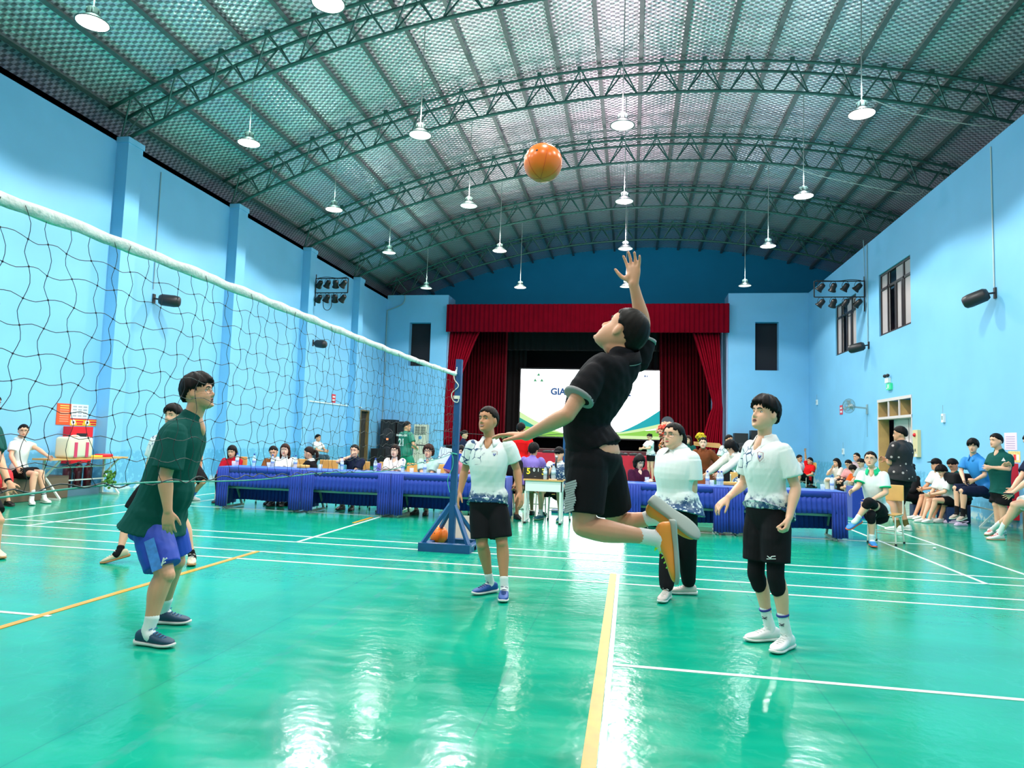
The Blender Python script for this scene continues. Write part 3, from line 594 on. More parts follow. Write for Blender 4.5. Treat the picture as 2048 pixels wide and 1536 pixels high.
def flowers(loc, r, cols, label, n=60, stand=0):
    e = empty('flower_arrangement', loc, label, 'flowers'); rr = random.Random(len(label)); mbs = [MB() for _ in cols]
    for k in range(n):
        d = V((rr.gauss(0, 1), rr.gauss(0, 1), rr.gauss(.3, .9))).normalized()*r*rr.uniform(.6, 1); m_ = mbs[k % len(cols)]; s = rr.uniform(.03, .055)
        for a in range(5):
            R_ = lookR(d); m_.ball(d+R_@V((s*.7*math.cos(a*1.257), s*.7*math.sin(a*1.257), 0)), (s*.5, s*.5, s*.3), R_, 6, 4)
    for c, m_ in zip(cols, mbs): m_.build('blossoms', c, e, True)
    mb = MB()
    for k in range(30):
        d = V((rr.gauss(0, 1), rr.gauss(0, 1), rr.gauss(0, .7))).normalized()*r*.9; q = d.orthogonal().normalized()*.02; mb.add([V((0, 0, 0)), d*.6+q, d*1.1, d*.6-q], [(0, 1, 2, 3)])
    mb.tube([(0, 0, -r*.3), (0, 0, -r-.15)], .018, 8).build('leaves', mat('leaf_green', (.05, .22, .05), .5), e)
    if stand: MB().tube([(0, 0, -loc[2]), (0, 0, -r)], .03, 8).lathe([(.2, -loc[2]), (.2, -loc[2]+.03), (.03, -loc[2]+.05)]).build('stand', LWD, e)
YF_, RF, OF, PF = mat('yellow_petals', (.85, .62, .02), .6), mat('red_petals', (.65, .05, .02), .6), mat('orange_petals', (.85, .22, .02), .6), mat('peach_petals', (.80, .45, .30), .6)
flowers((2.72, 27.6, 1.62), .22, [YF_], 'yellow flower arrangement standing at the lectern'); 
flowers(tuple(at(1332, 862, 12.4)), .17, [RF, PF], 'red and peach flower stand behind the woman in white, upper cluster', 70, 1)
flowers(tuple(at(1331, 893, 12.6)), .13, [OF, PF], 'orange flower cluster lower on the flower stand', 50, 1)
p = at(1335, 845, 12.5); e = empty('paper_tag', p, 'small round dark card on top of the red flower stand', 'card'); MB().lathe([(.0001, .005), (.11, .005), (.11, 0), (.0001, 0)], (0, 0, 0), 20, (0, -1, 0)).tube([(0, .01, 0), (0, .02, -.2)], .006).build('card', mat('dark_card', (.05, .07, .09), .5), e); text('lettering', 'CHÚC MỪNG', .03, (0, -.008, 0), RX, WP, e)

# ---- tables with blue cloths
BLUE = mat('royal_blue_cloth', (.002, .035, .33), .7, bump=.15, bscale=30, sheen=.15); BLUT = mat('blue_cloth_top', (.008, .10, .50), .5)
FRM = mat('grey_green_table_steel', (.28, .40, .36), .45, .3)
def blue_table(x0, x1, y0, y1, h, lb, ends=(1, 1), rz=0):
    c = V(((x0+x1)/2, (y0+y1)/2, 0)); e = empty('folding_table', c, 'steel-legged folding table under %s' % lb, 'table', 'tables of the long row')
    hx, hy = (x1-x0)/2, (y1-y0)/2
    MB().box((-hx, -hy, h-.035), (hx, hy, h-.005)).build('table_top', WOOD, e)
    for s in (-1, 1):
        xs_ = s*(hx-.14); MB().bar((xs_, -hy+.02, .03), (xs_, hy-.02, .03), .035).bar((xs_, -hy+.06, .03), (xs_-s*.0, -hy+.12, h-.04), .035).bar((xs_, hy-.06, .03), (xs_, -hy+.2, h-.05), .03).ball((xs_, -hy+.0, .022), .022).build('leg_frame', FRM, e)
    MB().bar((-hx+.14, -hy+.12, .37), (hx-.14, -hy+.12, .37), .035).build('crossbar', FRM, e)
    mb = MB(); n = int((x1-x0)*14); N_ = n*6
    def pleat(xa, xb, y, zt, zb, amp, k, sgn=-1):
        vs = []
        for j in range(4):
            for i in range(k*6+1):
                u = i/(k*6); a = amp*(.3+.7*j/3); vs.append(V((xa+(xb-xa)*u+.35*a*math.sin(2*math.pi*k*u+1.2), y+sgn*(a*(.5+.5*math.cos(2*math.pi*k*u))+.004), zt+(zb-zt)*j/3+(.008*math.sin(9*u) if j == 3 else 0))))
        kk = k*6+1; mb.add(vs, [(j*kk+i, j*kk+i+1, (j+1)*kk+i+1, (j+1)*kk+i) for j in range(3) for i in range(kk-1)])
    pleat(-hx, hx, -hy, h-.09, .40, .030, n)
    mb.add([V((-hx, -hy-.012, h)), V((hx, -hy-.012, h)), V((hx, -hy-.014, h-.09)), V((-hx, -hy-.014, h-.09))], [(0, 1, 2, 3)])
    for s, on in zip((-1, 1), ends):
        if on: pleat(min(s*hx, s*(hx-.22)), max(s*hx, s*(hx-.22)), -hy-.01, h-.02, .05, .038, 5)
    pleat(-hx, hx, hy-.12, h-.06, .12, .03, n)
    kk = mb  # side falls
    for s in (-1, 1):
        vs = []
        for j in range(3):
            for i in range(25):
                u = i/24; vs.append(V((s*(hx+.004+.02*(.5+.5*math.cos(2*math.pi*4*u))*j/2), -hy+2*hy*u, h+(.06-h)*j/2)))
        mb.add(vs, [(j*25+i, j*25+i+1, (j+1)*25+i+1, (j+1)*25+i) for j in range(2) for i in range(24)])
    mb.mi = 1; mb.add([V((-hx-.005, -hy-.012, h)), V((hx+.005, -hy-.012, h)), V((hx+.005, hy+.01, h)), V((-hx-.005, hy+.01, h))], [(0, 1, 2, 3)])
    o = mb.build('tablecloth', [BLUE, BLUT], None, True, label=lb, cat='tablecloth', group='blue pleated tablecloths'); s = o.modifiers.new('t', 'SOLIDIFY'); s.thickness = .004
    for q in o.data.polygons[-1:]: q.use_smooth = False
    o.location = c
TH = .735
for k, (a, b) in enumerate([(-7.15, -5.56), (-5.55, -3.96), (-3.95, -2.0)]):
    blue_table(a, b, 11.1, 11.75, TH, 'the blue pleated tablecloth %s' % ['at the left end of the row', 'on the second table from the left', 'beside the net post'][k])
for k, (a, b) in enumerate([(-.05, 1.49), (1.5, 3.2)]):
    blue_table(a, b, 11.05, 11.65, TH, 'the blue pleated tablecloth %s' % ['right of the jumping player', 'at the right end of the row'][k])
MB().box((4.40, 14.8, 0), (4.72, 15.2, .62)).build('blue_cloth_block', BLUE, label='blue draped table end behind the seated woman in the green collar', cat='tablecloth')

# ---- chairs
CHF = mat('cream_chair_tube', (.72, .74, .62), .4); PLY = mat('varnished_plywood', (.72, .40, .12), .35, noise=.2, nscale=5)
def chair(loc, rz, label, grp='school chairs'):
    e = empty('school_chair', loc, label, 'chair', grp, rz)        # front is -y
    mb = MB()
    for s in (-1, 1):
        mb.tube(cable([(s*.19, -.20, .0), (s*.18, -.19, .36), (s*.17, -.15, .41), (s*.16, .0, .415), (s*.17, .12, .40), (s*.19, .20, 0)], 0, 5), .012, 7)
        mb.tube(cable([(s*.17, -.14, .41), (s*.18, .15, .42), (s*.18, .20, .55), (s*.17, .24, .82)], 0, 5), .011, 7)
    mb.bar((-.18, -.18, .2), (.18, -.18, .2), .014); mb.bar((-.18, .185, .12), (.18, .185, .12), .014)
    mb.build('frame', CHF, e, True)
    mb = MB(); [mb.lathe([(.016, 0), (.016, .03)], (s*.19, y, 0), 8) for s in (-1, 1) for y in (-.2, .2)]; mb.build('foot_caps', BLACK, e)
    MB().box((-.19, -.20, .425), (.19, .17, .445)).build('seat', PLY, e).modifiers.new('b', 'BEVEL').width = .008
    MB().box((-.19, .205, .62), (.19, .222, .86)).build('backrest', PLY, e, off=(0, 0, 0)).modifiers.new('b', 'BEVEL').width = .008
    return e
# ---- tall steel-framed tables used as benches
def bench_table(c, L, rz, label, h=.76, w_=.42, top=True):
    e = empty('steel_frame_table', c, label, 'table', None, rz); mb = MB()
    WS = mat('white_steel', (.72, .76, .72), .4)
    if top: MB().box((-L/2, -w_/2, h-.03), (L/2, w_/2, h)).build('table_top', WOOD, e)
    for s in (-1, 1):
        x = s*(L/2-.22); mb.bar((x, w_/2-.05, .02), (x, w_/2-.05, h-.04), .035).bar((x, -w_/2-.02, .02), (x, w_/2-.05, .02), .035).bar((x, -w_/2-.02, .02), (x-s*.0, w_/2-.08, h*.55), .03).bar((x, -w_/2+.04, h-.04), (x, w_/2-.05, h*.5), .03)
    mb.bar((-L/2+.22, w_/2-.05, h*.42), (L/2-.22, w_/2-.05, h*.42), .025).bar((-L/2+.22, w_/2-.05, h*.75), (L/2-.22, w_/2-.05, h*.75), .025)
    mb.build('frame', WS, e); return e
bench_table((-10.45, 11.75, 0), 1.9, math.pi/2, 'pale wooden table on white steel legs along the left wall')
bench_table((6.55, 14.78, 0), 2.1, -math.pi/2, 'steel-framed table by the right wall with a young man sitting on it')
# things on the left table
def rbox(name, a, b, m, bev, parent=None, **kw):
    o = MB().box(a, b).build(name, m, parent, **kw); md = o.modifiers.new('b', 'BEVEL'); md.width = bev; md.segments = 4; shade(o.data); o.data.polygons.foreach_set('use_smooth', [True]*len(o.data.polygons)); return o
e = empty('cream_bag', (-10.4, 11.45, .76), 'cream travel bag with two dark pink stripes on the left table', 'bag')
rbox('bag_body', (-.16, -.30, 0), (.16, .30, .40), mat('cream_canvas', (.72, .68, .50), .7, bump=.3, bscale=10), .06, e)
for y in (-.17, .10): MB().box((.158, y, .02), (.168, y+.07, .30)).build('stripe', mat('dark_pink_fabric', (.62, .04, .12), .6), e)
MB().tube(cable([(0, -.12, .39), (0, -.06, .42), (0, .06, .42), (0, .12, .39)], 0), .012).build('handle', CRM, e)
rbox('yellow_cloth', (-10.55, 11.8, .76), (-10.32, 12.1, .80), YL, .015, label='folded yellow cloth beside the cream bag', cat='cloth')
rbox('red_pouch', (-10.55, 12.12, .76), (-10.35, 12.42, .82), RD, .025, label='red pouch at the right end of the left table', cat='pouch')
e = empty('green_plant_bag', (-10.35, 12.35, .32), 'small green leafy bundle hanging under the left table', 'plant'); mb = MB(); rr = random.Random(3)
for k in range(60): mb.ball((rr.gauss(0, .05), rr.gauss(0, .06), rr.gauss(0, .08)), (.03, .012, .03), lookR((rr.random(), rr.random(), rr.random()+.1)), 6, 4)
mb.build('leaves', mat('moss_green', (.06, .20, .02), .7), e); MB().tube([(0, 0, .05), (0, 0, .42)], .006).build('string', CORD, e)
board('wall_socket', XL, 13.0, 13.12, .62, .74, WHITE, 'white wall socket right of the left table', 'socket', t=.03)

# ---- bottles, glasses, papers
CLR = mat('clear_plastic', (.80, .92, 1), .12, alpha=.35, spec=.8); CAPB = mat('blue_bottle_cap', (.01, .04, .30), .4); LABL = mat('pale_bottle_label', (.55, .68, .82), .5, alpha=.85); GLS = mat('glass_tumbler', (.85, .95, 1), .05, alpha=.25, spec=.9)
e0 = None
def bottle(loc, label):
    global e0
    if e0 is None:
        e0 = empty('water_bottle', loc, label, 'bottle', 'water bottles on the tables')
        MB().lathe([(.028, 0), (.032, .01), (.032, .06), (.029, .07), (.032, .08), (.032, .14), (.026, .17), (.013, .20), (.012, .215)], n=14).build('bottle_body', CLR, e0, True)
        MB().lathe([(.0325, .075), (.0325, .135)], n=14).build('label_band', LABL, e0, True); MB().lathe([(.015, .205), (.015, .228), (.0001, .229)], n=12).build('cap', CAPB, e0, True); return e0
    return copy_tree(e0, loc, None, label)
g0 = None
def tumbler(loc, label):
    global g0
    if g0 is None:
        g0 = MB().lathe([(.0001, .004), (.028, .004), (.034, .09), (.036, .09), (.03, 0), (.0001, 0)], n=14).build('drinking_glass', GLS, None, True, label=label, cat='glass', group='tumblers on the tables'); g0.location = loc; return g0
    o = g0.copy(); COL.objects.link(o); o.location = loc; o['label'] = label; return o
TT = TH+.004
for px_, lb in ((474, 'water bottle before the woman in red'), (508, 'water bottle standing alone between the red and brown tops'), (545, 'water bottle before the woman in brown'), (591, 'water bottle at the elbow of the woman in the white top'), (684, 'water bottle left of the woman resting her chin'), (751, 'water bottle with a white label left of the white blouse'), (806, 'water bottle between the white blouse and the mint top'), (850, 'water bottle before the woman in mint'), (913, 'water bottle behind the net post')):
    p = at(px_, 925, 11.42); bottle((p.x, 11.42, TT), lb)
for px_, lb in ((1415, 'water bottle nearest the brown dress'), (1437, 'water bottle in the cluster before the bending woman'), (1443, 'water bottle behind the cluster before the bending woman'), (1664, 'water bottle near the right end of the row')):
    p = at(px_, 950, 11.35 + (.1 if px_ == 1443 else 0)); bottle((p.x, p.y, TT), lb)
for px_, Yq, lb in ((466, 11.3, 'tumbler beside the bottle of the woman in red'), (536, 11.3, 'tumbler left of the bottle of the woman in brown'), (640, 11.35, 'tumbler before the woman in black with a white collar'), (823, 11.3, 'tumbler right of the white blouse'), (877, 11.3, 'tumbler right of the woman in mint'), (1294, 11.3, 'tumbler before the woman in maroon'), (1424, 11.2, 'tumbler among the bottles before the bending woman'), (1645, 11.25, 'tumbler near the right end of the row')):
    p = at(px_, 950, Yq); tumbler((p.x, Yq, TT), lb)
p = at(755, 925, 11.5); rbox('drink_carton', (p.x-.02, 11.5, TT), (p.x+.05, 11.57, TT+.14), mat('purple_carton', (.22, .16, .50), .5), .006, label='small purple and white drink carton beside the white blouse', cat='carton')
for k, (px_, w_) in enumerate(((604, .2), (1462, .22))): p = at(px_, 940, 11.6); rbox('tissue_box', (p.x-w_/2, 11.55, TT), (p.x+w_/2, 11.7, TT+.05), mat('orange_box', (.75, .42, .10), .5), .008, label=['flat orange box beside the woman in black', 'orange box before the bending woman'][k], cat='box')

# ---- referee desk with flip scoreboard
e = empty('school_desk', (-1.40, 11.45, 0), 'small white school desk carrying the scoreboard', 'desk')
WS = MATS['white_steel']; MB().box((-.33, -.2, .70), (.33, .2, .722)).build('desk_top', WOOD, e)
MB().box((-.31, -.18, .53), (.31, -.165, .70)).box((-.31, -.18, .53), (-.295, .18, .70)).box((.295, -.18, .53), (.31, .18, .70)).build('apron', WHITE, e)
for s in (-1, 1): MB().bar((s*.29, -.16, .03), (s*.29, -.16, .70), .035).bar((s*.29, .15, .03), (s*.29, .15, .70), .035).bar((s*.29, -.18, .03), (s*.29, .18, .03), .035).build('leg_frame', WS, e); MB().box((s*.29-.02, -.2, 0), (s*.29+.02, -.15, .03)).build('foot_cap', BLACK, e)
e = empty('flip_scoreboard', (-1.55, 11.42, .724), 'black flip scoreboard showing yellow 5 and white 0 1', 'scoreboard')
MB().box((-.20, -.03, 0), (.22, .05, .185)).build('case', BLACK, e)
text('digit', '5', .135, (-.115, -.034, .12), RX, mat('score_yellow', (.9, .75, .03), .5), e, .001, .004); text('digit', '0', .075, (-.02, -.034, .145), RX, WP, e, .001, .002); text('digit', '1', .075, (.05, -.034, .145), RX, WP, e, .001, .002); text('digit', '3', .135, (.14, -.034, .115), RX, MATS['score_yellow'], e, .001, .004); text('maker_mark', 'molten'[:0]+'~~', .03, (0, -.034, .04), RX, WP, e)
mb = MB(); [mb.tube([(x, 0, .16), (x, .01, .205), (x, .03, .16)], .004, 5) for x in (-.16, -.08, -.02, .05, .10, .18)]; mb.build('rings', BLACK, e)
bottle((-1.375, 11.33, .724), 'water bottle on the scoring desk right of the scoreboard'); o = copy_tree(e0, (-1.24, 11.35, .724), None, 'larger water bottle on the scoring desk near the microphone'); o.scale = (1.2, 1.2, 1.15)
rbox('phone', (-1.18, 11.3, .724), (-1.08, 11.45, .738), BLACK, .004, label='black phone lying on the scoring desk', cat='phone')

# ---- net post, net
PB = mat('blue_post_paint', (.006, .07, .20), .4, noise=.25, nscale=12)
e = empty('net_post', (-2.16, 8.35, 0), 'blue volleyball net post on a braced weighted base', 'net post'); o = V((-2.16, 8.35, 0))
MB().bar((0, 0, .05), (0.02, 0, 2.36), .075, .075, (0, 1, 0)).build('pole', PB, e)
MB().box((-.34, -.28, 0), (.30, -.18, .10)).box((-.34, .30, 0), (.30, .40, .08)).box((-.34, -.18, 0), (-.26, .30, .07)).box((.22, -.18, 0), (.30, .30, .07)).box((-.34, -.02, 0), (.3, .06, .05)).build('base', PB, e)
MB().bar((-.30, -.22, .09), (-.02, 0, .56), .045).bar((.27, -.22, .09), (.02, 0, .56), .045).bar((-.30, .34, .08), (-.02, .02, .5), .04).bar((.26, .34, .08), (.03, .02, .5), .04).build('brace', PB, e)
MB().box((-.03, -.05, 1.86), (.05, -.035, 1.9)).tube(cable([(-.04, -.03, 2.19), (-.02, -.06, 2.1), (.03, -.05, 2.02), (-.05, -.05, 1.93), (-.03, -.06, 1.84), (.03, -.05, 1.82), (.04, -.05, 1.9)], 0), .006, 5).build('tie_cord', mat('pale_cord', (.72, .72, .60), .7), e)
MB().tube(cable([(-.02, -.05, 1.17), (.0, -.06, 1.1), (-.01, -.05, 1.0), (-.06, -.06, .85), (-.03, -.05, .7)], 0), .005, 5).tube([(-.045, -.045, 1.19), (.045, -.045, 1.17)], .008).build('green_tie', mat('teal_string', (.05, .40, .33), .7), e)
BRD = mat('grey_board', (.40, .38, .32), .7, noise=.15)
MB().add([V(q) for q in ((-2.5, 8.80, 0), (-1.95, 8.80, 0), (-1.95, 8.98, .34), (-2.5, 8.98, .34), (-2.5, 8.83, 0), (-1.95, 8.83, 0), (-1.95, 9.01, .34), (-2.5, 9.01, .34))], [(0, 1, 2, 3), (7, 6, 5, 4), (0, 4, 5, 1), (3, 2, 6, 7), (0, 3, 7, 4), (1, 5, 6, 2)]).build('leaning_board', BRD, label='beige board leaning behind the net post base', cat='board')
OB = mat('orange_ball', (1.0, .19, .012), .28, spec=.45)
def vball(c, r, label):
    e = empty('volleyball', c, label, 'ball', 'orange volleyballs'); MB().ball((0, 0, 0), r, None, 40, 28).build('ball_shell', OB, e, True)
    R_ = lookR((-.2, -.9, .3)); mb = MB()
    for k in range(3): Rk = R_@M3.Rotation(k*1.05, 3, 'X'); mb.tube([Rk@V((r*1.001*math.cos(a), r*1.001*math.sin(a), 0)) for a in [j*math.pi/24 for j in range(48)]], .0016, 5, closed=True)
    mb.build('seams', mat('darker_orange_seam', (.75, .09, .005), .4), e, True); MB().ball(R_@V((0, 0, r*.995)), (.008, .008, .003), R_, 8, 6).build('valve', BLACK, e, True)
vball(at(1086, 326, 4.2), .122, 'bright orange volleyball high in the air above the jumping player')
vball((-2.40, 8.62, .125), .12, 'orange volleyball resting in the blue base of the net post')
# net: strands as thin tubes
NETM = mat('black_net_cord', (.012, .02, .022), .6)
def net():
    e = empty('volleyball_net', (-2.16, 8.35, 0), 'black mesh volleyball net with white top tape strung from the blue post', 'net')
    y0, y1 = .9, 8.31; nc = int((y1-y0)/.105); nr = 10; rr = random.Random(5)
    def zt(y): return 2.165+.012*math.sin((y-y0)*.9)
    def zb(y): return 1.12+.03*math.sin((y-.6)*.9)+(.05 if y > 7 else 0)*(y-7)
    G = {}
    for i in range(nc+1):
        y = y0+(y1-y0)*i/nc; ph = rr.uniform(-1, 1)
        for j in range(nr+1):
            t = j/nr; z = zt(y)+(zb(y)-zt(y))*(t**.96)
            G[i, j] = V((.012*math.sin(1.3*i+j*.7), y+.014*math.sin(j*1.3+ph*1.5)*math.sin(math.pi*t)+.010*rr.uniform(-1, 1)+.05*math.sin(j*.55+.25*i*0)*math.sin(math.pi*t), z+.010*rr.uniform(-1, 1)*(0 if j in (0,) else 1)))
    mb = MB()
    for i in range(nc+1):
        pts = []
        for j in range(nr+1):
            pts.append(G[i, j])
            if j < nr: q = (G[i, j]+G[i, j+1])/2; s = 1 if (i+j) % 2 else -1; pts.append(q+V((.004*s, .013*s, 0)))
        mb.tube(cable(pts, 0, 2), .0015, 4, cap=False)
    for j in range(1, nr+1):
        pts = []
        for i in range(nc+1):
            pts.append(G[i, j])
            if i < nc: q = (G[i, j]+G[i+1, j])/2; s = 1 if (i+j) % 2 else -1; pts.append(q+V((0, 0, .010*s)))
        mb.tube(cable(pts, 0, 2), .0015 if j < nr else .003, 4, cap=False)
    for i in range(0, nc+1):
        for j in range(1, nr+1): mb.ball(G[i, j], .0042, None, 5, 4)
    mb.build('netting', NETM, e, True).location = (0, -8.35, 0)
    n = 120; vs = []; fs = []
    for k in range(n+1):
        y = y0+(8.26-y0)*k/n; a = .004*math.sin(k*1.7)+.003*math.sin(k*.6)
        for dx, dz in ((-.006, -.025), (.006, -.027), (.009, .0), (.005, .022), (-.005, .023), (-.009, .0)): vs.append(V((dx+a, y, zt(y)+dz+.004*math.sin(k*.9+dx*200))))
    for k in range(n): fs += [(k*6+i, k*6+(i+1) % 6, (k+1)*6+(i+1) % 6, (k+1)*6+i) for i in range(6)]
    mb = MB().add(vs, fs+[(5, 4, 3, 2, 1, 0)]); rr2 = random.Random(2)
    mb.tube([(0, 8.22, 2.165), (-.0, 8.33, 2.18)], .008)
    for k in range(5): mb.tube(cable([(0, 8.24, 2.17), (.0, 8.27+.02*k, 2.22-.01*k), (0, 8.31, 2.20+.015*k), (.0, 8.33, 2.15-.02*k)], 0), .005, 5)
    mb.build('top_tape', mat('white_net_tape', (.72, .76, .70), .75, noise=.25, nscale=25, bump=.5, bscale=60), e, True).location = (0, -8.35, 0)
    mb = MB(); mb.tube(cable([(0, y, zb(y)-.012+.012*math.sin(y*3)) for y in [y0+.4*k for k in range(19)]]+[(0, 8.33, 1.18)], 0, 4), .004, 5); mb.build('bottom_cord', mat('green_net_cord', (.03, .30, .22), .6), e, True).location = (0, -8.35, 0)
net()
e = empty('badminton_post', (-1.25, 13.2, 0), 'slim dark blue badminton post behind the scoring desk', 'net post'); MB().tube([(0, 0, .05), (0, 0, 1.55)], .022, 10).build('pole', PB, e); MB().box((-.2, -.15, 0), (.2, .15, .06)).build('base', PB, e)
MB().tube(cable([(-1.25, 13.2, 1.5), (-2.4, 13.25, 1.42), (-3.9, 13.3, 1.5)], 0), .006, 5).build('badminton_net_cord', NETM, label='dark cord running left from the slim badminton post', cat='cord')

# ---- floor clutter
def croc(loc, rz, lb):
    e = empty('lilac_clog', loc, lb, 'clog', 'lilac clogs', rz); m_ = mat('lilac_foam', (.62, .50, .68), .6)
    mb = MB(); vs = []; prof = [(-.13, .03, .045), (-.10, .04, .06), (-.03, .042, .05), (.03, .048, .075), (.09, .05, .065), (.125, .035, .04)]
    for y, w_, h in prof: vs += [V((w_*math.cos(a), y, max(0, h*math.sin(a)) if math.sin(a) > 0 else 0)) for a in [k*math.pi/6 for k in range(12)]]
    mb.add(vs, [(i*12+k, i*12+(k+1) % 12, (i+1)*12+(k+1) % 12, (i+1)*12+k) for i in range(5) for k in range(12)]+[tuple(range(12))[::-1], tuple(60+k for k in range(12))]); mb.build('clog_body', m_, e, True)
    MB().tube(cable([(-.045, -.0, .05), (-.04, -.11, .08), (0, -.15, .085), (.04, -.11, .08), (.045, 0, .05)], 0), .006).build('strap', m_, e)
p = onfloor(1902, 1047); croc((p.x, p.y, 0), 1.2, 'lilac foam clog on the floor, the left one of the pair'); p = onfloor(1922, 1052); croc((p.x, p.y, 0), 1.9, 'lilac foam clog on the floor, the right one of the pair')
p = onfloor(1868, 1033); e = empty('shuttlecock', (p.x, p.y, 0), 'white crumpled ball beside the black bag on the floor', 'ball'); MB().ball((0, 0, .03), .03).build('crumple', WHITE, e, True)
p = onfloor(1869, 1098); MB().ball((p.x, p.y, .012), (.025, .02, .012)).build('paper_scrap', WHITE, label='tiny white scrap on the floor right of the court corner', cat='scrap')
# ================================================================ PEOPLE
def cr(P, t_sub):
    """catmull-rom resample of rows of numbers"""
    P = [np.array(p, float) for p in P]; out = []
    for i in range(len(P)-1):
        p0, p1, p2, p3 = P[max(0, i-1)], P[i], P[i+1], P[min(len(P)-1, i+2)]
        for k in range(t_sub):
            t = k/t_sub; out.append(.5*((2*p1)+(p2-p0)*t+(2*p0-5*p1+4*p2-p3)*t*t+(3*p1-p0-3*p2+p3)*t**3))
    return out+[P[-1]]
def limb(mb, pts, rad, lat=None, n=14, sub=4, caps=True, smooth=True):
    """tapered round or elliptical limb; rad = list of r or (a, b); lat = lateral axis of a"""
    rad = [(r, r) if isinstance(r, (int, float)) else r for r in rad]
    rows = [list(p)+list(r) for p, r in zip(pts, rad)]
    if lat is not None:
        lat = lat if isinstance(lat, list) else [lat]*len(pts); rows = [a+list(l) for a, l in zip(rows, lat)]
    R = cr(rows, sub) if smooth else [np.array(r) for r in rows]; N = len(R); vs = []; rings = []
    ref = None
    for i, q in enumerate(R):
        p = V(q[:3]); t = V(R[min(i+1, N-1)][:3])-V(R[max(0, i-1)][:3]); t = t.normalized() if t.length else V((0, 0, 1))
        x = V(q[5:8]) if lat is not None else (ref or t.orthogonal()); x = (x-t*x.dot(t)).normalized(); ref = x
        rings.append((p, x, t.cross(x), t, max(q[3], .002), max(q[4], .002)))
    if caps:
        p, x, y, t, a, b = rings[0]; m = min(a, b); pre = [(p-t*m*.85, x, y, t, a*.45, b*.45), (p-t*m*.5, x, y, t, a*.86, b*.86)] if caps != 'end' else []
        p, x, y, t, a, b = rings[-1]; m = min(a, b); post = [(p+t*m*.5, x, y, t, a*.86, b*.86), (p+t*m*.85, x, y, t, a*.45, b*.45)]
        rings = pre+rings+post
    for p, x, y, t, a, b in rings: vs += [p+x*(a*math.cos(2*math.pi*k/n))+y*(b*math.sin(2*math.pi*k/n)) for k in range(n)]
    fs = [(i*n+k, i*n+(k+1) % n, (i+1)*n+(k+1) % n, (i+1)*n+k) for i in range(len(rings)-1) for k in range(n)]
    fs += [tuple(range(n))[::-1], tuple((len(rings)-1)*n+k for k in range(n))]
    mb.add(vs, fs); return mb
def fuse(mb, name, m, parent, off, voxel, smooth=3, wrinkle=0, seed=0, cut=None):
    """melt overlapping closed shapes into one continuous skin"""
    me = bpy.data.meshes.new('t'); me.from_pydata([tuple(V(p)-off) for p in mb.v], [], mb.f)
    t = bpy.data.objects.new('t', me); COL.objects.link(t)
    r = t.modifiers.new('r', 'REMESH'); r.mode = 'VOXEL'; r.voxel_size = voxel
    s = t.modifiers.new('s', 'SMOOTH'); s.iterations = smooth; s.factor = .5
    bpy.context.view_layer.update(); dg = bpy.context.evaluated_depsgraph_get()
    out = bpy.data.meshes.new_from_object(t.evaluated_get(dg)); bpy.data.objects.remove(t); bpy.data.meshes.remove(me)
    out.name = name; out.materials.clear()
    for q in (m if isinstance(m, list) else [m]): out.materials.append(q)
    shade(out)
    if wrinkle:
        n = len(out.vertices); co = np.empty(n*3); out.vertices.foreach_get('co', co); co = co.reshape(-1, 3); nr = np.empty(n*3); out.vertex_normals.foreach_get('vector', nr); nr = nr.reshape(-1, 3)
        rg = np.random.RandomState(seed); d = np.zeros(n)
        for k in range(7):
            kk = rg.normal(size=3)*np.array([16, 16, 9])*(1+.5*k); warp = .6*np.sin(co@(rg.normal(size=3)*7)+k); d += np.sin(co@kk+warp*2+rg.uniform(0, 6))/(1+.5*k)
        co += nr*(wrinkle*(np.maximum(d, -.2)*.6))[:, None]; out.vertices.foreach_set('co', co.ravel()); out.update()
    o = bpy.data.objects.new(name, out); COL.objects.link(o); o.parent = parent; return o
def ik(a, b, l1, l2, pole):
    d = b-a; L = min(d.length, (l1+l2)*.999); t = d.normalized(); b2 = a+t*L
    x = (l1*l1-l2*l2+L*L)/(2*L); h = math.sqrt(max(0, l1*l1-x*x)); p = V(pole); p = p-t*p.dot(t); p = p.normalized() if p.length > 1e-4 else t.orthogonal().normalized()
    return a+t*x+p*h, b2
# head: horizontal sections (z, half width, front, back) of an adult head 0.235 m tall
HSEC = [(-.118, .016, .068, .020), (-.108, .034, .081, .000), (-.095, .047, .087, -.022), (-.078, .057, .088, -.045), (-.060, .065, .089, -.066), (-.040, .071, .088, -.084), (-.018, .0745, .084, -.096), (.000, .0760, .083, -.102), (.014, .0765, .090, -.104), (.035, .077, .0925, -.104), (.058, .0745, .087, -.100), (.080, .066, .073, -.088), (.097, .050, .050, -.066), (.108, .030, .022, -.038), (.112, .010, -.002, -.016)]
def hsec(z):
    for a, b in zip(HSEC, HSEC[1:]):
        if a[0] <= z <= b[0]: t = (z-a[0])/(b[0]-a[0]); return [a[i]+(b[i]-a[i])*t for i in range(1, 4)]
    return HSEC[0][1:] if z < 0 else HSEC[-1][1:]
def face_y(x, z):
    w_, f, b = hsec(z); c = (f+b)/2; u = min(.97, abs(x)/w_); y = c+(f-c)*(1-u**2.3)**(1/2.2)
    for s in (-1, 1): y -= .008*math.exp(-((x-s*.031)**2+(z-.002)**2)/.014**2)
    return y
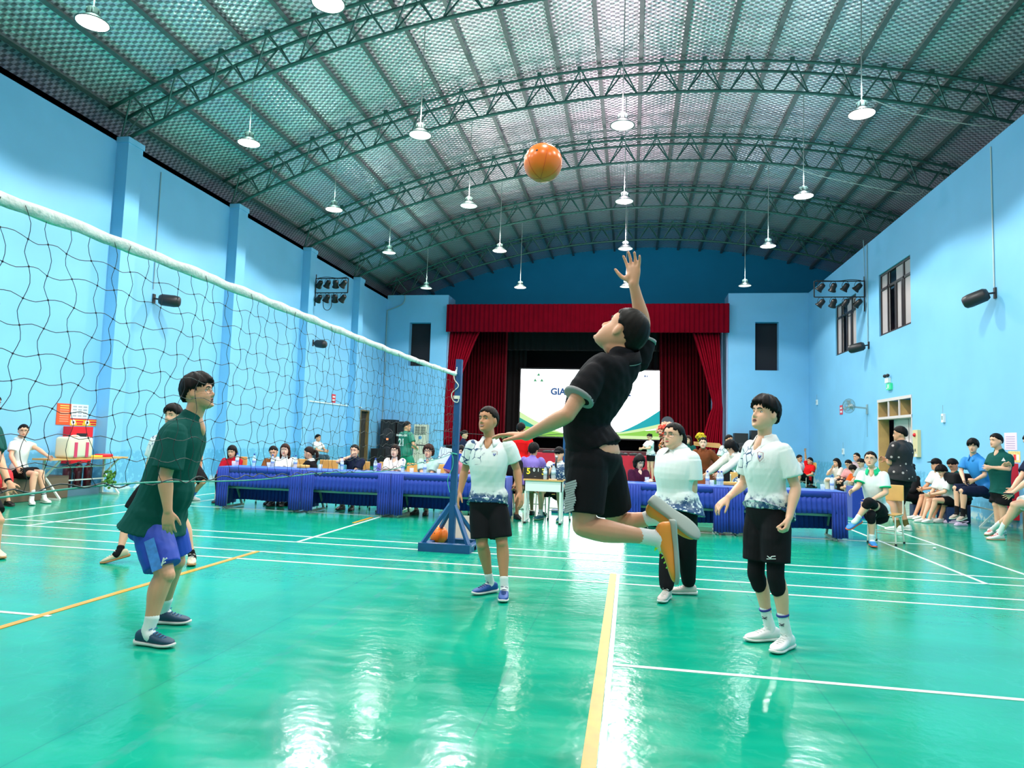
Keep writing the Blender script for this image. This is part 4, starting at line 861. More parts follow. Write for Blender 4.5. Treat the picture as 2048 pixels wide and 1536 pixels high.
def head_mesh(mb, C, X, Y, Z, s, det, wf=1):
    n = 28 if det else 20; vs = []
    rows = cr(HSEC, 2 if det else 1)
    for z, w_, f, b in rows:
        c = (f+b)/2
        for k in range(n):
            a = 2*math.pi*k/n; ca, sa = math.cos(a), math.sin(a)
            x = w_*math.copysign(abs(ca)**.88, ca)*wf; y = c+((f-c) if sa > 0 else (c-b))*math.copysign(abs(sa)**.9, sa)
            if sa > 0:
                for q in (-1, 1): y -= .009*math.exp(-((x-q*.031)**2+(z-.002)**2)/.014**2); y += .004*math.exp(-((x-q*.040)**2+(z+.032)**2)/.018**2)
            vs.append(C+(X*x+Y*y+Z*z)*s)
    m_ = len(rows); mb.add(vs, [(i*n+k, i*n+(k+1) % n, (i+1)*n+(k+1) % n, (i+1)*n+k) for i in range(m_-1) for k in range(n)]+[tuple(range(n))[::-1], tuple((m_-1)*n+k for k in range(n))])
    P = lambda x, y, z: C+(X*x+Y*y+Z*z)*s
    limb(mb, [P(0, .084, .010), P(0, .092, -.010), P(0, .100, -.028), P(0, .096, -.038)], [(.007*s, .006*s), (.008*s, .009*s), (.012*s, .011*s), (.012*s, .007*s)], X, 10, 3)
    mb.ball(P(.013, .091, -.036), .008*s, None, 8, 6); mb.ball(P(-.013, .091, -.036), .008*s, None, 8, 6)
    R = M3((X, Y, Z)).transposed()
    for q in (-1, 1):
        mb.ball(P(q*.081, -.006, -.008), (.010*s, .019*s, .032*s), R@M3.Rotation(q*.25, 3, 'Z')@M3.Rotation(-.15, 3, 'X'), 10, 8)
    mb.ball(P(0, .086, -.100), (.018*s, .010*s, .012*s), R, 8, 6)
def hand(mb, W, d, nrm, side, s=1, curl=.3, spread=.12, thumb=.7, fat=1):
    """W wrist, d pointing direction, nrm out of the palm, side +1: thumb towards d x nrm"""
    d = V(d).normalized(); nrm = V(nrm); nrm = (nrm-d*nrm.dot(d)).normalized(); x = d.cross(nrm)*side      # towards the thumb
    P = lambda a, b, c: W+(x*a+d*b+nrm*c)*s
    limb(mb, [P(0, -.015, 0), P(0, .02, 0), P(0, .055, .0), P(-.002, .082, 0)], [(.026*s*fat, .019*s*fat), (.034*s*fat, .018*s*fat), (.041*s*fat, .016*s), (.039*s*fat, .013*s)], x, 14, 3)
    mb.ball(P(.022, .035, .008), (.016*s, .024*s, .014*s), M3((x, d, nrm)).transposed(), 10, 8)
    for i, (bx, ln) in enumerate(((.030, .074), (.010, .082), (-.010, .077), (-.029, .060))):
        sp = (bx+.001)/.03*spread; c0 = curl*(1+.12*i); p = P(bx, .080-.004*abs(i-1.2), 0); pts = [P(bx*.92, .062, 0), p]; a = c0*.5
        for L in (.45, .30, .25):
            dr = (d*math.cos(a)+nrm*math.sin(a)+x*sp); p = p+dr.normalized()*ln*L*s; pts.append(p); a += c0
        limb(mb, pts, [.0088*s*fat, .0092*s*fat, .0088*s*fat, .0084*s, .0078*s], None, 8, 2)
    t0 = P(.022, .018, .004); t1 = t0+(x*.75*thumb+d*.65+nrm*.25).normalized()*.042*s; t2 = t1+(x*.5*thumb+d*.85+nrm*(.2+curl*.4)).normalized()*.032*s; t3 = t2+(x*.35*thumb+d*.9+nrm*(.25+curl*.5)).normalized()*.024*s
    limb(mb, [t0, t1, t2, t3], [.014*s, .0115*s, .010*s, .0075*s], None, 8, 2)
def hair_cap(C, X, Y, Z, s, style, name, m, parent, off, det, seed=1):
    rr = random.Random(seed); nu, nv = (72, 44) if det else (40, 26); vs = []
    K = dict(short=(.062, .013, .028, -.035, .62), tuft=(.050, .012, .042, -.045, .60), crop=(.064, .011, .024, -.040, .60), mop=(.040, .022, .045, -.060, .75), bob=(.050, .026, .030, -.105, .95), pulled=(.064, .013, .018, -.055, .70), full=(.052, .018, .022, -.085, .85), curly=(.050, .034, .036, -.095, .95))[style]
    hl, ts, tt, nape, sidecov = K
    ph = [rr.uniform(0, 6.28) for _ in range(6)]
    for j in range(nv+1):
        el = math.pi/2-math.pi*j/nv*.97
        for i in range(nu):
            az = 2*math.pi*i/nu; ce, se = math.cos(el), math.sin(el); dx, dy, dz = ce*math.sin(az), ce*math.cos(az), se
            bx, by, bz = .078*dx, -.006+.099*dy, .006+.108*dz; front = max(0, dy)
            side = abs(dx)
            line = nape*(1-max(0, min(1, (dy+.75)/.55)))+(-.045 if style in ('bob', 'full', 'curly') else -.004 if style == 'mop' else .014)*max(0, min(1, (dy+.75)/.55))
            fz = hl-(.020 if side > .35 else 0)*min(1, (side-.35)*3 if side > .35 else 0)
            if dy > .18: line = line+(fz-line)*min(1, (dy-.18)/(.30 if style not in ('bob', 'full', 'curly') else .22))
            line += .006*math.sin(9*az+ph[0])+.004*math.sin(23*az+ph[1])+(.009*math.sin(14*az+ph[4])*math.sin(5*az)+.006*math.sin(37*az) if style in ('tuft', 'mop') else 0)
            cov = max(0, min(1, (bz-line)/.016+.5)); th = ts+(tt-ts)*max(0, dz)**.8*(.6+.4*front if style in ('tuft', 'mop', 'short') else 1)
            st = math.sin(az*31+3*math.sin(el*6)+ph[2])*.5+math.sin(az*53+5*el+ph[3])*.5
            th += (.0035 if style in ('tuft', 'mop', 'curly') else .0018)*st
            if style == 'curly': th += .006*math.sin(az*11+el*9+ph[4])*math.sin(el*13+az*4)
            if style in ('tuft', 'mop'): th += .007*math.sin(az*7+ph[4])*max(0, dz)+(.010*front*(dz > .2))
            r = th*cov-.012*(1-cov); nrm = V((dx/.078, dy/.099, dz/.108)).normalized()
            vs.append(C+(X*(bx+nrm.x*r)+Y*(by+nrm.y*r)+Z*(bz+nrm.z*r))*s)
    fs = [(j*nu+i, j*nu+(i+1) % nu, (j+1)*nu+(i+1) % nu, (j+1)*nu+i) for j in range(nv) for i in range(nu)]
    mb = MB().add(vs, fs+[tuple(nv*nu+i for i in range(nu))])
    return mb
SKIN = {}
def skin(tone):
    if tone not in SKIN:
        c = {'m': (.66, .33, .19), 'l': (.76, .43, .28), 'd': (.54, .25, .125), 'f': (.80, .50, .36)}[tone]
        m = mat('skin_'+tone, c, .48, noise=.10, nscale=9, spec=.4); b = m.node_tree.nodes['Principled BSDF']
        b.inputs['Subsurface Weight'].default_value = .08; b.inputs['Subsurface Radius'].default_value = (.02, .008, .004); b.inputs['Subsurface Scale'].default_value = .5
        SKIN[tone] = m
    return SKIN[tone]
def hairm(c=(.006, .005, .005)):
    return mat('hair_%02d' % int(c[0]*1000), c, .55, noise=.5, nscale=60, spec=.12)
EYEW, IRIS, BROW, LIP, LIPR, TEETH = mat('eye_white', (.75, .73, .70), .3), mat('dark_iris', (.012, .006, .004), .15), mat('eyebrow_hair', (.015, .010, .008), .7), mat('lip_skin', (.42, .13, .10), .45), mat('lipstick', (.55, .06, .06), .4), mat('teeth', (.8, .78, .72), .3)
def splash(name, base=(.74, .80, .78), h0=.95, h1=1.12, sleeve=None, c1=(.01, .06, .16), c2=(.10, .33, .46)):
    """white sports polo with a broken blue splash at the hem and on one shoulder (object space)"""
    m = mat(name, base, .7, bump=.12, bscale=260); t = m.node_tree; b = t.nodes['Principled BSDF']; tc = nd(t, 'TexCoord'); O = tc.outputs['Object']
    sx = nd(t, 'SeparateXYZ'); t.links.new(O, sx.inputs[0]); n1 = noise(t, O, 9, 5); n2 = noise(t, O, 34, 6); vo = nd(t, 'TexVoronoi', feature='DISTANCE_TO_EDGE'); vo.inputs['Scale'].default_value = 14; t.links.new(O, vo.inputs['Vector'])
    lim = math_(t, 'ADD', math_(t, 'MULTIPLY', n1, .36), math_(t, 'SUBTRACT', h1-.18, sx.outputs[2]))    # >0 under the ragged edge
    a = ramp(t, lim, 0, .10); k = math_(t, 'MULTIPLY', a, ramp(t, math_(t, 'ADD', n2, math_(t, 'MULTIPLY', a, .10)), .50, .56))
    c = mixcol(t, math_(t, 'MULTIPLY', a, .22), base, c2); c = mixcol(t, k, c, c1)
    if sleeve:
        # line-work on the shoulder side: distance from a local point
        vm = nd(t, 'VectorMath', operation='DISTANCE'); t.links.new(O, vm.inputs[0]); vm.inputs[1].default_value = sleeve[:3]
        ar = ramp(t, vm.outputs['Value'], sleeve[3]*.75, sleeve[3], 1, 0); ln = ramp(t, vo.outputs['Distance'], .035, .06, 1, 0)
        c = mixcol(t, math_(t, 'MULTIPLY', ar, math_(t, 'MULTIPLY', ln, ramp(t, n1, .42, .5))), c, c1)
    t.links.new(c, b.inputs['Base Color']); return m
def shoe(name, parent, off, A, toe, up, s, um, sm, lace=None, det=False, lab=None):
    """A = ankle joint, toe = pointing direction, up = away from the sole"""
    toe = V(toe).normalized(); up = V(up); up = (up-toe*up.dot(toe)).normalized(); x = toe.cross(up)
    P = lambda a, b, c: A+(x*a+toe*b+up*(c-.085))*s-off
    def loft(sec, n=16, flat=True):
        vs = []
        for b, w_, zb, zt in cr(sec, 3):
            for k in range(n):
                a = 2*math.pi*k/n; ca, sa = math.cos(a), math.sin(a)
                z = (zb+zt)/2+(zt-zb)/2*math.copysign(abs(sa)**(.8 if sa > 0 else .45), sa); vs.append(P(w_*math.copysign(abs(ca)**.8, ca), b, z))
        N = len(vs)//n; return vs, [(i*n+k, i*n+(k+1) % n, (i+1)*n+(k+1) % n, (i+1)*n+k) for i in range(N-1) for k in range(n)]+[tuple(range(n))[::-1], tuple((N-1)*n+k for k in range(n))]
    v, f = loft([(-.078, .016, .020, .060), (-.068, .032, .018, .085), (-.035, .038, .018, .100), (.00, .038, .018, .098), (.04, .040, .018, .084), (.09, .045, .018, .066), (.14, .045, .018, .054), (.175, .033, .020, .044), (.192, .014, .022, .034)])
    S = MB().add(v, f)
    e = S.build(name, um, parent, True, label=lab)
    v, f = loft([(-.088, .014, .012, .034), (-.078, .034, .0, .034), (-.03, .038, .0, .030), (.04, .037, .0, .026), (.10, .048, .0, .026), (.15, .047, .002, .026), (.185, .034, .006, .028), (.203, .014, .012, .030)])
    MB().add(v, f).build('sole', sm, e, True)
    if lace is not None:
        mb = MB()
        for k in range(5): mb.tube([P(-.022, .035+.022*k, .088-.0085*k), P(0, .042+.022*k, .095-.0085*k), P(.022, .035+.022*k, .088-.0085*k)], .0032*s, 5)
        mb.tube([P(0, .03, .097), P(.02, .045, .108), P(.03, .03, .10)], .003*s, 5).tube([P(0, .03, .097), P(-.02, .05, .106), P(-.032, .04, .094)], .003*s, 5); mb.build('laces', lace, e)
    return e

def figure(label, J, s=1, sex='m', tone='m', fat=1, det=False, top=None, bottom=None, hair='short', hairc=(.006, .005, .005), shoes=None, socks=None, extras=(), hands=None, mouth='closed', gaze=0, group=None, belly=0, face=True):
    """J: world joints. Builds one person: an empty with body, clothing, hair, features"""
    root = V((J['pel'].x, J['pel'].y, 0)); e = empty('person', root, label, 'person', group)
    vox = .0058 if det else .0105
    X3 = (J['shL']-J['shR'])*-1; sh = X3.normalized()                         # towards person's right
    hipv = (J['hipR']-J['hipL']).normalized(); U = (J['neck']-J['pel']).normalized(); F = U.cross(sh).normalized(); F2 = U.cross(hipv).normalized()
    # F = chest direction
    if F.dot(J['fwd']) < 0: F = -F
    if F2.dot(J['fwd']) < 0: F2 = -F2
    wom = sex == 'f'; che = J.get('che') or J['pel'].lerp(J['neck'], .58)+F*.012*s; wai = J.get('wai') or J['pel'].lerp(J['neck'], .26)
    k = s*fat
    W = dict(hip=.172 if wom else .162, waist=.128 if wom else .142, chest=.145 if wom else .165, arm=.150 if wom else .178, sho=.132 if wom else .155)
    def torso(mb, g=0, zlo=-.10, hemw=None, n=26):
        pel, nk = J['pel'], J['neck']; lat = [hipv, hipv, hipv.lerp(sh, .4), sh, sh, sh, sh]; D = U*-zlo*s
        pts = [pel-D, pel+F2*-.008*s, wai+F*(belly*.5+.004)*s, che+F*(.004+belly*.2)*s, (che.lerp(nk, .55) if J.get('che') else pel.lerp(nk, .80))-F*.004*s, pel.lerp(nk, .93)-F*.012*s, nk-F*.01*s]
        rad = [((W['hip']*(1.08 if g else .92))*k+g, (.136 if g else .105)*k+g), (W['hip']*(1.05 if g else 1)*k+g, (.132 if g else .118)*k+g), (W['waist']*k+g+belly*.35*s, .100*k+g+belly*.6*s), (W['chest']*k+g, .118*k+g), (W['arm']*k+g*.8, .108*k+g), (W['sho']*k*.92+g*.6, .080*k+g*.7), (.070*k+g*.4, .060*k+g*.4)]
        if hemw: rad[0] = (rad[0][0]+hemw, rad[0][1]+hemw)
        if g and top: pts[0] = pts[0]-F2*top.get('tilt', 0)*s
        if zlo > 0: i0 = 2 if zlo < .11 else 3; pts = [pel+U*zlo*s-F2*(top or {}).get('tilt', 0)*s]+pts[i0:]; rad = [(rad[1][0]*.92, rad[1][1]*.92)]+rad[i0:]; lat = lat[:len(pts)]
        limb(mb, pts, rad, lat, n, 4, 'end' if g else True)
        if wom:
            for q in (-1, 1): mb.ball(pel.lerp(nk, .65)+sh*q*.062*k+F*(.080*k), (.062*s+g*.6, .050*s+g*.6, .062*s+g*.6), M3((sh, F, U)).transposed(), 12, 8)
        if belly: mb.ball(wai+F*(.055+belly*.5)*s+U*.02*s, (.13*k+g, (.075+belly*.6)*k+g, .14*k+g), M3((sh, F, U)).transposed(), 14, 10)
    B = MB(); torso(B)
    for q in 'LR':
        sg = -1 if q == 'L' else 1
        h, kn, an = J['hip'+q], J['kn'+q], J['an'+q]; dr = (an-kn).normalized(); back = -(F2-dr*F2.dot(dr)); back = back.normalized() if back.length > .2 else -F2
        if J.get('back'+q): back = J['back'+q]
        limb(B, [h, h.lerp(kn, .3), h.lerp(kn, .7), kn], [.088*k, .084*k, .064*k, .054*k])
        limb(B, [kn+back*.004*s, kn.lerp(an, .28)+back*.016*s, kn.lerp(an, .62)+back*.006*s, kn.lerp(an, .9), an], [.053*k, .057*k, .042*k, .034*k, .036*s])
        B.ball(kn-back*.014*s, .047*k, None, 12, 8); B.ball(an-U*0, .040*s, None, 10, 8)
        if shoes is None or shoes.get('bare') : limb(B, [an+dr*.03*s, an+dr*.055*s+J['toe'+q]*.06*s, an+dr*.066*s+J['toe'+q]*.15*s], [(.034*s, .03*s), (.038*s, .026*s), (.036*s, .014*s)], J['toe'+q].cross(dr), 10)
        S_, el, wr = J['sh'+q], J['el'+q], J['wr'+q]
        B.ball(S_, .050*k, None, 14, 10)
        limb(B, [S_, S_.lerp(el, .35), S_.lerp(el, .8), el], [.047*k, .046*k, .039*k, .037*k]); limb(B, [el, el.lerp(wr, .25), el.lerp(wr, .65), wr], [.038*k, .041*k, .031*k, .0255*(s+k)/2])
        H_ = (hands or {}).get(q, {}); d = V(H_.get('d', (wr-el).normalized())); nr = V(H_.get('n', sh*(-1 if q == 'R' else 1)+F*.2))
        a = d.normalized().cross((nr-d.normalized()*nr.dot(d.normalized())).normalized()); th = V(H_.get('t', F)); side = 1 if a.dot(th) > 0 else -1
        hand(B, wr, d, nr, side, s, H_.get('curl', .35), H_.get('spread', .12 if det else .3), H_.get('thumb', .7), 1.0 if det else .92)
    C, HF, HU = J['head'], J['hf'].normalized(), J['hu']; HU = (HU-HF*HU.dot(HF)).normalized(); HX = HF.cross(HU)
    wf = 1+.10*(fat-1)/.3 if fat > 1 else 1
    head_mesh(B, C, HX, HF, HU, s, det, wf)
    limb(B, [J['neck']-U*.03*s, J['neck']+U*.03*s, C-HU*.07*s-HF*.012*s], [(.062*k, .058*k), (.052*k, .054*k), (.054*k, .056*k)] if not wom else [(.056*k, .052*k), (.044*k, .046*k), (.048*k, .050*k)], sh, 14)
    if top and top.get('vskin'):   # skin seen in the open collar
        limb(B, [J['neck']+F*.038*s-U*.0*s, J['neck']+F*(.070+.01*fat)*s-U*.055*s, J['neck']+F*(.088+.012*fat)*s-U*(.06+top['vskin'])*s], [(.045*s, .03*s), (.030*s, .026*s), (.008*s, .012*s)], sh, 10)
    fuse(B, 'body', skin(tone), e, root, vox, 3 if det else 2)
    P = lambda x, y, z: C+(HX*x*wf+HF*y+HU*z)*s-root
    R = M3((HX, HF, HU)).transposed()
    if face:
        n1 = (12, 8) if det else (8, 5)
        for q in (-1, 1):
            x, z = q*.031, .002; y = face_y(x, z)+.0005
            mb = MB(); mb.ball(P(x, y-.005, z), (.0160*s, .0085*s, .0066*s), R@M3.Rotation(q*-.10, 3, 'Y'), *n1); mb.mi = 1; mb.ball(P(x+gaze*.004, y+.0005, z+.0005), (.0064*s, .0042*s, .0063*s), R, *n1)
            mb.mi = 1; mb.tube([P(x-.015*1, y-.001-.001, z+.001), P(x-.006, y+.0035, z+.0065), P(x+.006, y+.0035, z+.0065), P(x+.015, y-.001, z+.001)], .0016*s, 5); mb.build('eye', [EYEW, IRIS], e, True)
            z = .024; pts = [P(q*xx, face_y(q*xx, zz)+.003, zz) for xx, zz in ((.013, .0215), (.024, .026), (.036, .027), (.047, .021))]
            mb = MB(); limb(mb, pts, [(.0015*s, .0035*s), (.0018*s, .0042*s), (.0016*s, .0036*s), (.001*s, .002*s)], HF, 6, 2); mb.build('eyebrow', BROW, e, True)
        lw = .021 if mouth != 'smile' else .026; op = {'closed': 0, 'open': .007, 'smile': .005}[mouth]; yl = .089
        mb = MB(); dz = .004 if mouth == 'smile' else 0
        for up_, zz in ((1, -.062+op*.6), (-1, -.068-op*.6)):
            limb(mb, [P(-lw, yl-.006, -.065+dz), P(-lw*.45, yl+.002, zz), P(0, yl+.0035, zz-.0008*up_), P(lw*.45, yl+.002, zz), P(lw, yl-.006, -.065+dz)], [(.0015*s, .0016*s), (.0032*s, .0030*s), (.0034*s, .0036*s), (.0032*s, .0030*s), (.0015*s, .0016*s)], HF, 6, 2)
        if op: mb.mi = 1; limb(mb, [P(-lw*.8, yl-.004, -.065+dz*.6), P(0, yl+.0015, -.065), P(lw*.8, yl-.004, -.065+dz*.6)], [(.002*s, .0025*s), (.002*s, (op+.001)*s), (.002*s, .0025*s)], HF, 6, 2)
        mb.build('mouth', [LIPR if wom else LIP, TEETH if mouth == 'smile' else IRIS], e, True)
    # hair
    hm = hairm(hairc)
    if hair:
        base = {'long': 'full', 'ponytail': 'pulled', 'bun': 'pulled', 'shaved': 'crop'}.get(hair, hair)
        mb = hair_cap(C, HX*wf, HF, HU, s, base, 'hair', hm, e, root, det, len(label))
        Q = lambda x, y, z: C+(HX*x*wf+HF*y+HU*z)*s
        if hair == 'long':
            dn = V((0, 0, -1))
            for q in (-1, 1): limb(mb, [Q(q*.055, -.01, .06), Q(q*.080, -.02, -.0), Q(q*.084, -.025, -.07), Q(q*.080, -.02, -.13)+dn*.03*s, Q(q*.07, -.01, -.16)+dn*.07*s], [(.022*s, .035*s), (.020*s, .045*s), (.024*s, .045*s), (.022*s, .035*s), (.010*s, .02*s)], HX, 12, 3)
            limb(mb, [Q(0, -.08, .04), Q(0, -.102, -.03), Q(0, -.095, -.11), Q(0, -.085, -.16)+dn*.08*s], [(.065*s, .03*s), (.078*s, .03*s), (.075*s, .03*s), (.04*s, .014*s)], HX, 14, 3)
        if hair == 'bob':
            for q in (-1, 1): limb(mb, [Q(q*.06, .0, .05), Q(q*.082, .0, -.02), Q(q*.084, .0, -.075), Q(q*.076, .01, -.105)], [(.020*s, .045*s), (.018*s, .055*s), (.020*s, .055*s), (.012*s, .035*s)], HX, 12, 3)
            limb(mb, [Q(0, -.08, .03), Q(0, -.10, -.04), Q(0, -.085, -.10)], [(.06*s, .03*s), (.08*s, .035*s), (.065*s, .025*s)], HX, 14, 3)
        if hair == 'ponytail':
            mb.ball(Q(0, -.115, .03), (.03*s, .03*s, .03*s), R, 12, 8); limb(mb, [Q(0, -.12, .03), Q(0, -.155, .0), Q(0, -.155, -.10), Q(0, -.125, -.22)], [.024*s, .030*s, .030*s, .010*s], None, 12, 3)
        if hair == 'bun': mb.ball(Q(0, -.112, .035), (.042*s, .036*s, .042*s), R, 16, 10)
        ho = mb.build('hair', hm, e, True, label='%s hair' % {'long': 'long', 'ponytail': 'hair tied back in a tail,', 'bun': 'hair tied in a bun,'}.get(hair, 'short')if 0 else None)
        ho.data.transform(M3.Translation(-root))
    # clothing
    if top:
        T = MB(); g = top.get('fit', .014)*s; torso(T, g, top.get('hem', -.06), top.get('flare', .010)*s)
        if top.get('hem', -.06) < -.02:
            for q in 'LR': T.ball(J['pel']+hipv*(J['hip'+q]-J['pel']).dot(hipv)+U*(.038 if top.get('hem', -.06) > -.08 else .004)*s, (.103 if top.get('hem', -.06) > -.08 else .114)*k+g*.6, None, 16, 12)
        sl = top.get('sleeve', .55)
        for q in 'LR':
            S_, el, wr = J['sh'+q], J['el'+q], J['wr'+q]; T.ball(S_, .053*k+g*.6, None, 14, 10)
            if sl <= 1:
                fl = top.get('sflare', .012)*s; limb(T, [S_, S_.lerp(el, sl*.5), S_.lerp(el, sl)], [.050*k+g, .051*k+g+fl*.5, .047*k+g+fl], None, 18, 4, caps=False)
            else: limb(T, [S_, S_.lerp(el, .5), el, el.lerp(wr, .5), el.lerp(wr, sl-1)], [.050*k+g, .050*k+g, .044*k+g, .040*k+g, .030*k+g], None, 16, 4)
        to = fuse(T, top.get('name', 'shirt'), top['m'], e, root, vox*1.1, 2, top.get('wr', .004)*s, len(label))
        nk = J['neck']; cu = (U*.8+HU*.2).normalized()
        if top.get('collar') is not None:
            cm = top['collar']; mb = MB(); n = 28; vs = []
            for i in range(n+1):
                a = math.radians(top.get('gap', 24))+(2*math.pi-2*math.radians(top.get('gap', 24)))*i/n; ca, sa = math.cos(a), math.sin(a); fr = max(0, ca)
                for rr_, hh in ((.064, .050-.030*fr), (.084+.012*fr, .014-.040*fr), (.094+.016*fr, -.004-.056*fr)): vs.append(nk+(F*ca*(rr_+.006)+sh*sa*rr_)*k*(1.02 if wom else 1.05)+cu*(hh-.012)*s-F*.008*s-root)
            mb.add(vs, [(i*3+j, i*3+j+1, (i+1)*3+j+1, (i+1)*3+j) for i in range(n) for j in range(2)]); co_ = mb.build('collar', cm, e, True); md = co_.modifiers.new('t', 'SOLIDIFY'); md.thickness = .005*s
            if top.get('piping'):
                MB().tube([V(vs[i*3+2]) for i in range(n+1)], .0035*s, 5).build('collar_piping', top['piping'], e, True)
        if top.get('cuff'):
            for q in 'LR':
                S_, el = J['sh'+q], J['el'+q]; c = S_.lerp(el, sl); ax = (el-S_).normalized(); a1 = ax.orthogonal().normalized(); a2 = ax.cross(a1); r_ = .050*k+g+top.get('sflare', .012)*s+.002
                MB().lathe([(r_*.9, -.009), (r_*1.02, -.007), (r_*1.02, .006), (r_*.9, .009)], c-root, 20, ax).build('sleeve_cuff', top['cuff'], e, True)
    if bottom:
        G = MB(); g = bottom.get('fit', .022)*s; L_ = bottom.get('len', .8); hipg = .009*s
        lat = [hipv]*3; limb(G, [J['pel']-U*.09*s, J['pel'], J['pel']+U*bottom.get('rise', .05)*s], [(W['hip']*k*.96+hipg, .112*k+hipg), (W['hip']*k+hipg, .130*k+hipg), (W['waist']*k*1.02+hipg, .102*k+hipg+belly*.4*s)], lat, 24)
        if bottom['kind'] == 'skirt':
            m0 = J['knL'].lerp(J['knR'], .5); h0 = J['hipL'].lerp(J['hipR'], .5); en = h0.lerp(m0, min(1, L_)); kv = (J['knR']-J['knL']).length/2
            pts = [h0+U*.04*s, h0.lerp(m0, .5*min(1, L_)), en]; rd = [(W['hip']*k+g, .115*k+g), (W['hip']*k*1.02+g, .11*k+g), (max(W['hip'], kv+.06)*k+g, .10*k+g*1.5)]
            if L_ > 1: a0 = J['anL'].lerp(J['anR'], .5); pts.append(m0.lerp(a0, L_-1)); rd.append((max(W['hip'], kv+.06)*k+g*1.4, .11*k+g*2))
            limb(G, pts, rd, hipv, 26)
        else:
            for q in 'LR':
                h, kn, an = J['hip'+q], J['kn'+q], J['an'+q]; G.ball(h, .098*k+hipg*.6, None, 16, 12)
                if L_ <= 1: limb(G, [h.lerp(kn, .06), h.lerp(kn, .4*L_), h.lerp(kn, L_)], [.090*k+g*.4, .086*k+g*.8, .068*k+g*1.25], None, 20, 4, caps=False)
                else: limb(G, [h+U*.02*s, h.lerp(kn, .5), kn, kn.lerp(an, .45*(L_-1)), kn.lerp(an, (L_-1))], [.090*k+g*.4, .084*k+g*.6, .062*k+g*.7, .057*k+g*.7, .044*k+g*.7], None, 18, 4)
        fuse(G, {'shorts': 'shorts', 'skirt': 'skirt'}.get(bottom['kind'], 'trousers'), bottom['m'], e, root, vox*1.1, 2, bottom.get('wr', .004)*s, 3+len(label))
        if bottom.get('knee'):
            for q in 'LR':
                kn, h, an = J['kn'+q], J['hip'+q], J['an'+q]; mb = MB(); limb(mb, [kn.lerp(h, .34), kn, kn.lerp(an, .14), kn.lerp(an, .24)], [.068*k, .063*k, .061*k, .058*k], None, 18); fuse(mb, 'knee_sleeve', bottom['knee'], e, root, vox, 2, .002*s, 4)
    if socks:
        for q in 'LR':
            kn, an = J['kn'+q], J['an'+q]; t = socks.get('h', .35); mb = MB(); limb(mb, [kn.lerp(an, 1-t), kn.lerp(an, 1-t*.5), an, an+(an-kn).normalized()*.03*s+J['toe'+q]*.03*s], [.040*k if t < .45 else .052*k, .038*s*(1+k/s)/2, .040*s, .040*s], None, 16, 4)
            so_ = mb.build('sock', socks['m'], e, True); so_.data.transform(M3.Translation(-root))
            if socks.get('band'):
                ax = (kn-an).normalized()
                for z0, mm in socks['band']: c = an.lerp(kn, z0); MB().lathe([(.0415*s, -.007), (.043*s, -.006), (.043*s, .006), (.0415*s, .007)], c-root, 18, ax).build('sock_stripe', mm, so_, True)
    if shoes and not shoes.get('bare'):
        for q in 'LR':
            up = (J['kn'+q]-J['an'+q]).normalized()*.6+V(J.get('up'+q, (0, 0, 1)))*.4 if not J.get('up'+q) else V(J['up'+q]); up = V((0, 0, 1)) if not J.get('up'+q) else up
            shoe('shoe', e, root, J['an'+q], J['toe'+q], up, s*shoes.get('k', 1), shoes['m'], shoes['sole'], shoes.get('lace'), det)
    for x in extras:
        if x == 'glasses':
            mb = MB(); mg = mat('glasses_metal', (.35, .30, .25), .25, .9)
            for q in (-1, 1):
                cx = q*.033; mb.tube([P(cx+.024*math.cos(a), face_y(cx+.02*math.cos(a), 0)+.014-abs(cx+.024*math.cos(a))*.05, -.004+.019*math.sin(a)) for a in [j*math.pi/9 for j in range(18)]], .0016*s, 5, closed=True)
                mb.tube([P(q*.057, .078, .004), P(q*.076, .045, .004), P(q*.082, -.005, .0)], .0014*s, 5)
            mb.tube([P(-.010, .099, .002), P(0, .102, .005), P(.010, .099, .002)], .0015*s, 5); mb.build('glasses', mg, e, True)
        if x == 'cap':
            mb = MB(); mb.ball(P(0, -.008, .045), (.088*s, .108*s, .082*s), R, 20, 12); mb.ball(P(0, .11, .050), (.065*s, .075*s, .010*s), R@M3.Rotation(-.12, 3, 'X'), 18, 8); mb.build('cap', BLACKC, e, True)
        if x == 'watch': c = J['elR'].lerp(J['wrR'], .9); MB().lathe([(.029*s, -.012), (.033*s, -.01), (.033*s, .01), (.029*s, .012)], c-root, 16, (J['wrR']-J['elR'])).build('watch', BLACKC, e, True)
        if x == 'watchL': c = J['elL'].lerp(J['wrL'], .93); MB().lathe([(.029*s, -.008), (.032*s, -.006), (.032*s, .006), (.029*s, .008)], c-root, 16, (J['wrL']-J['elL'])).build('watch', BLACKC, e, True)
    return e

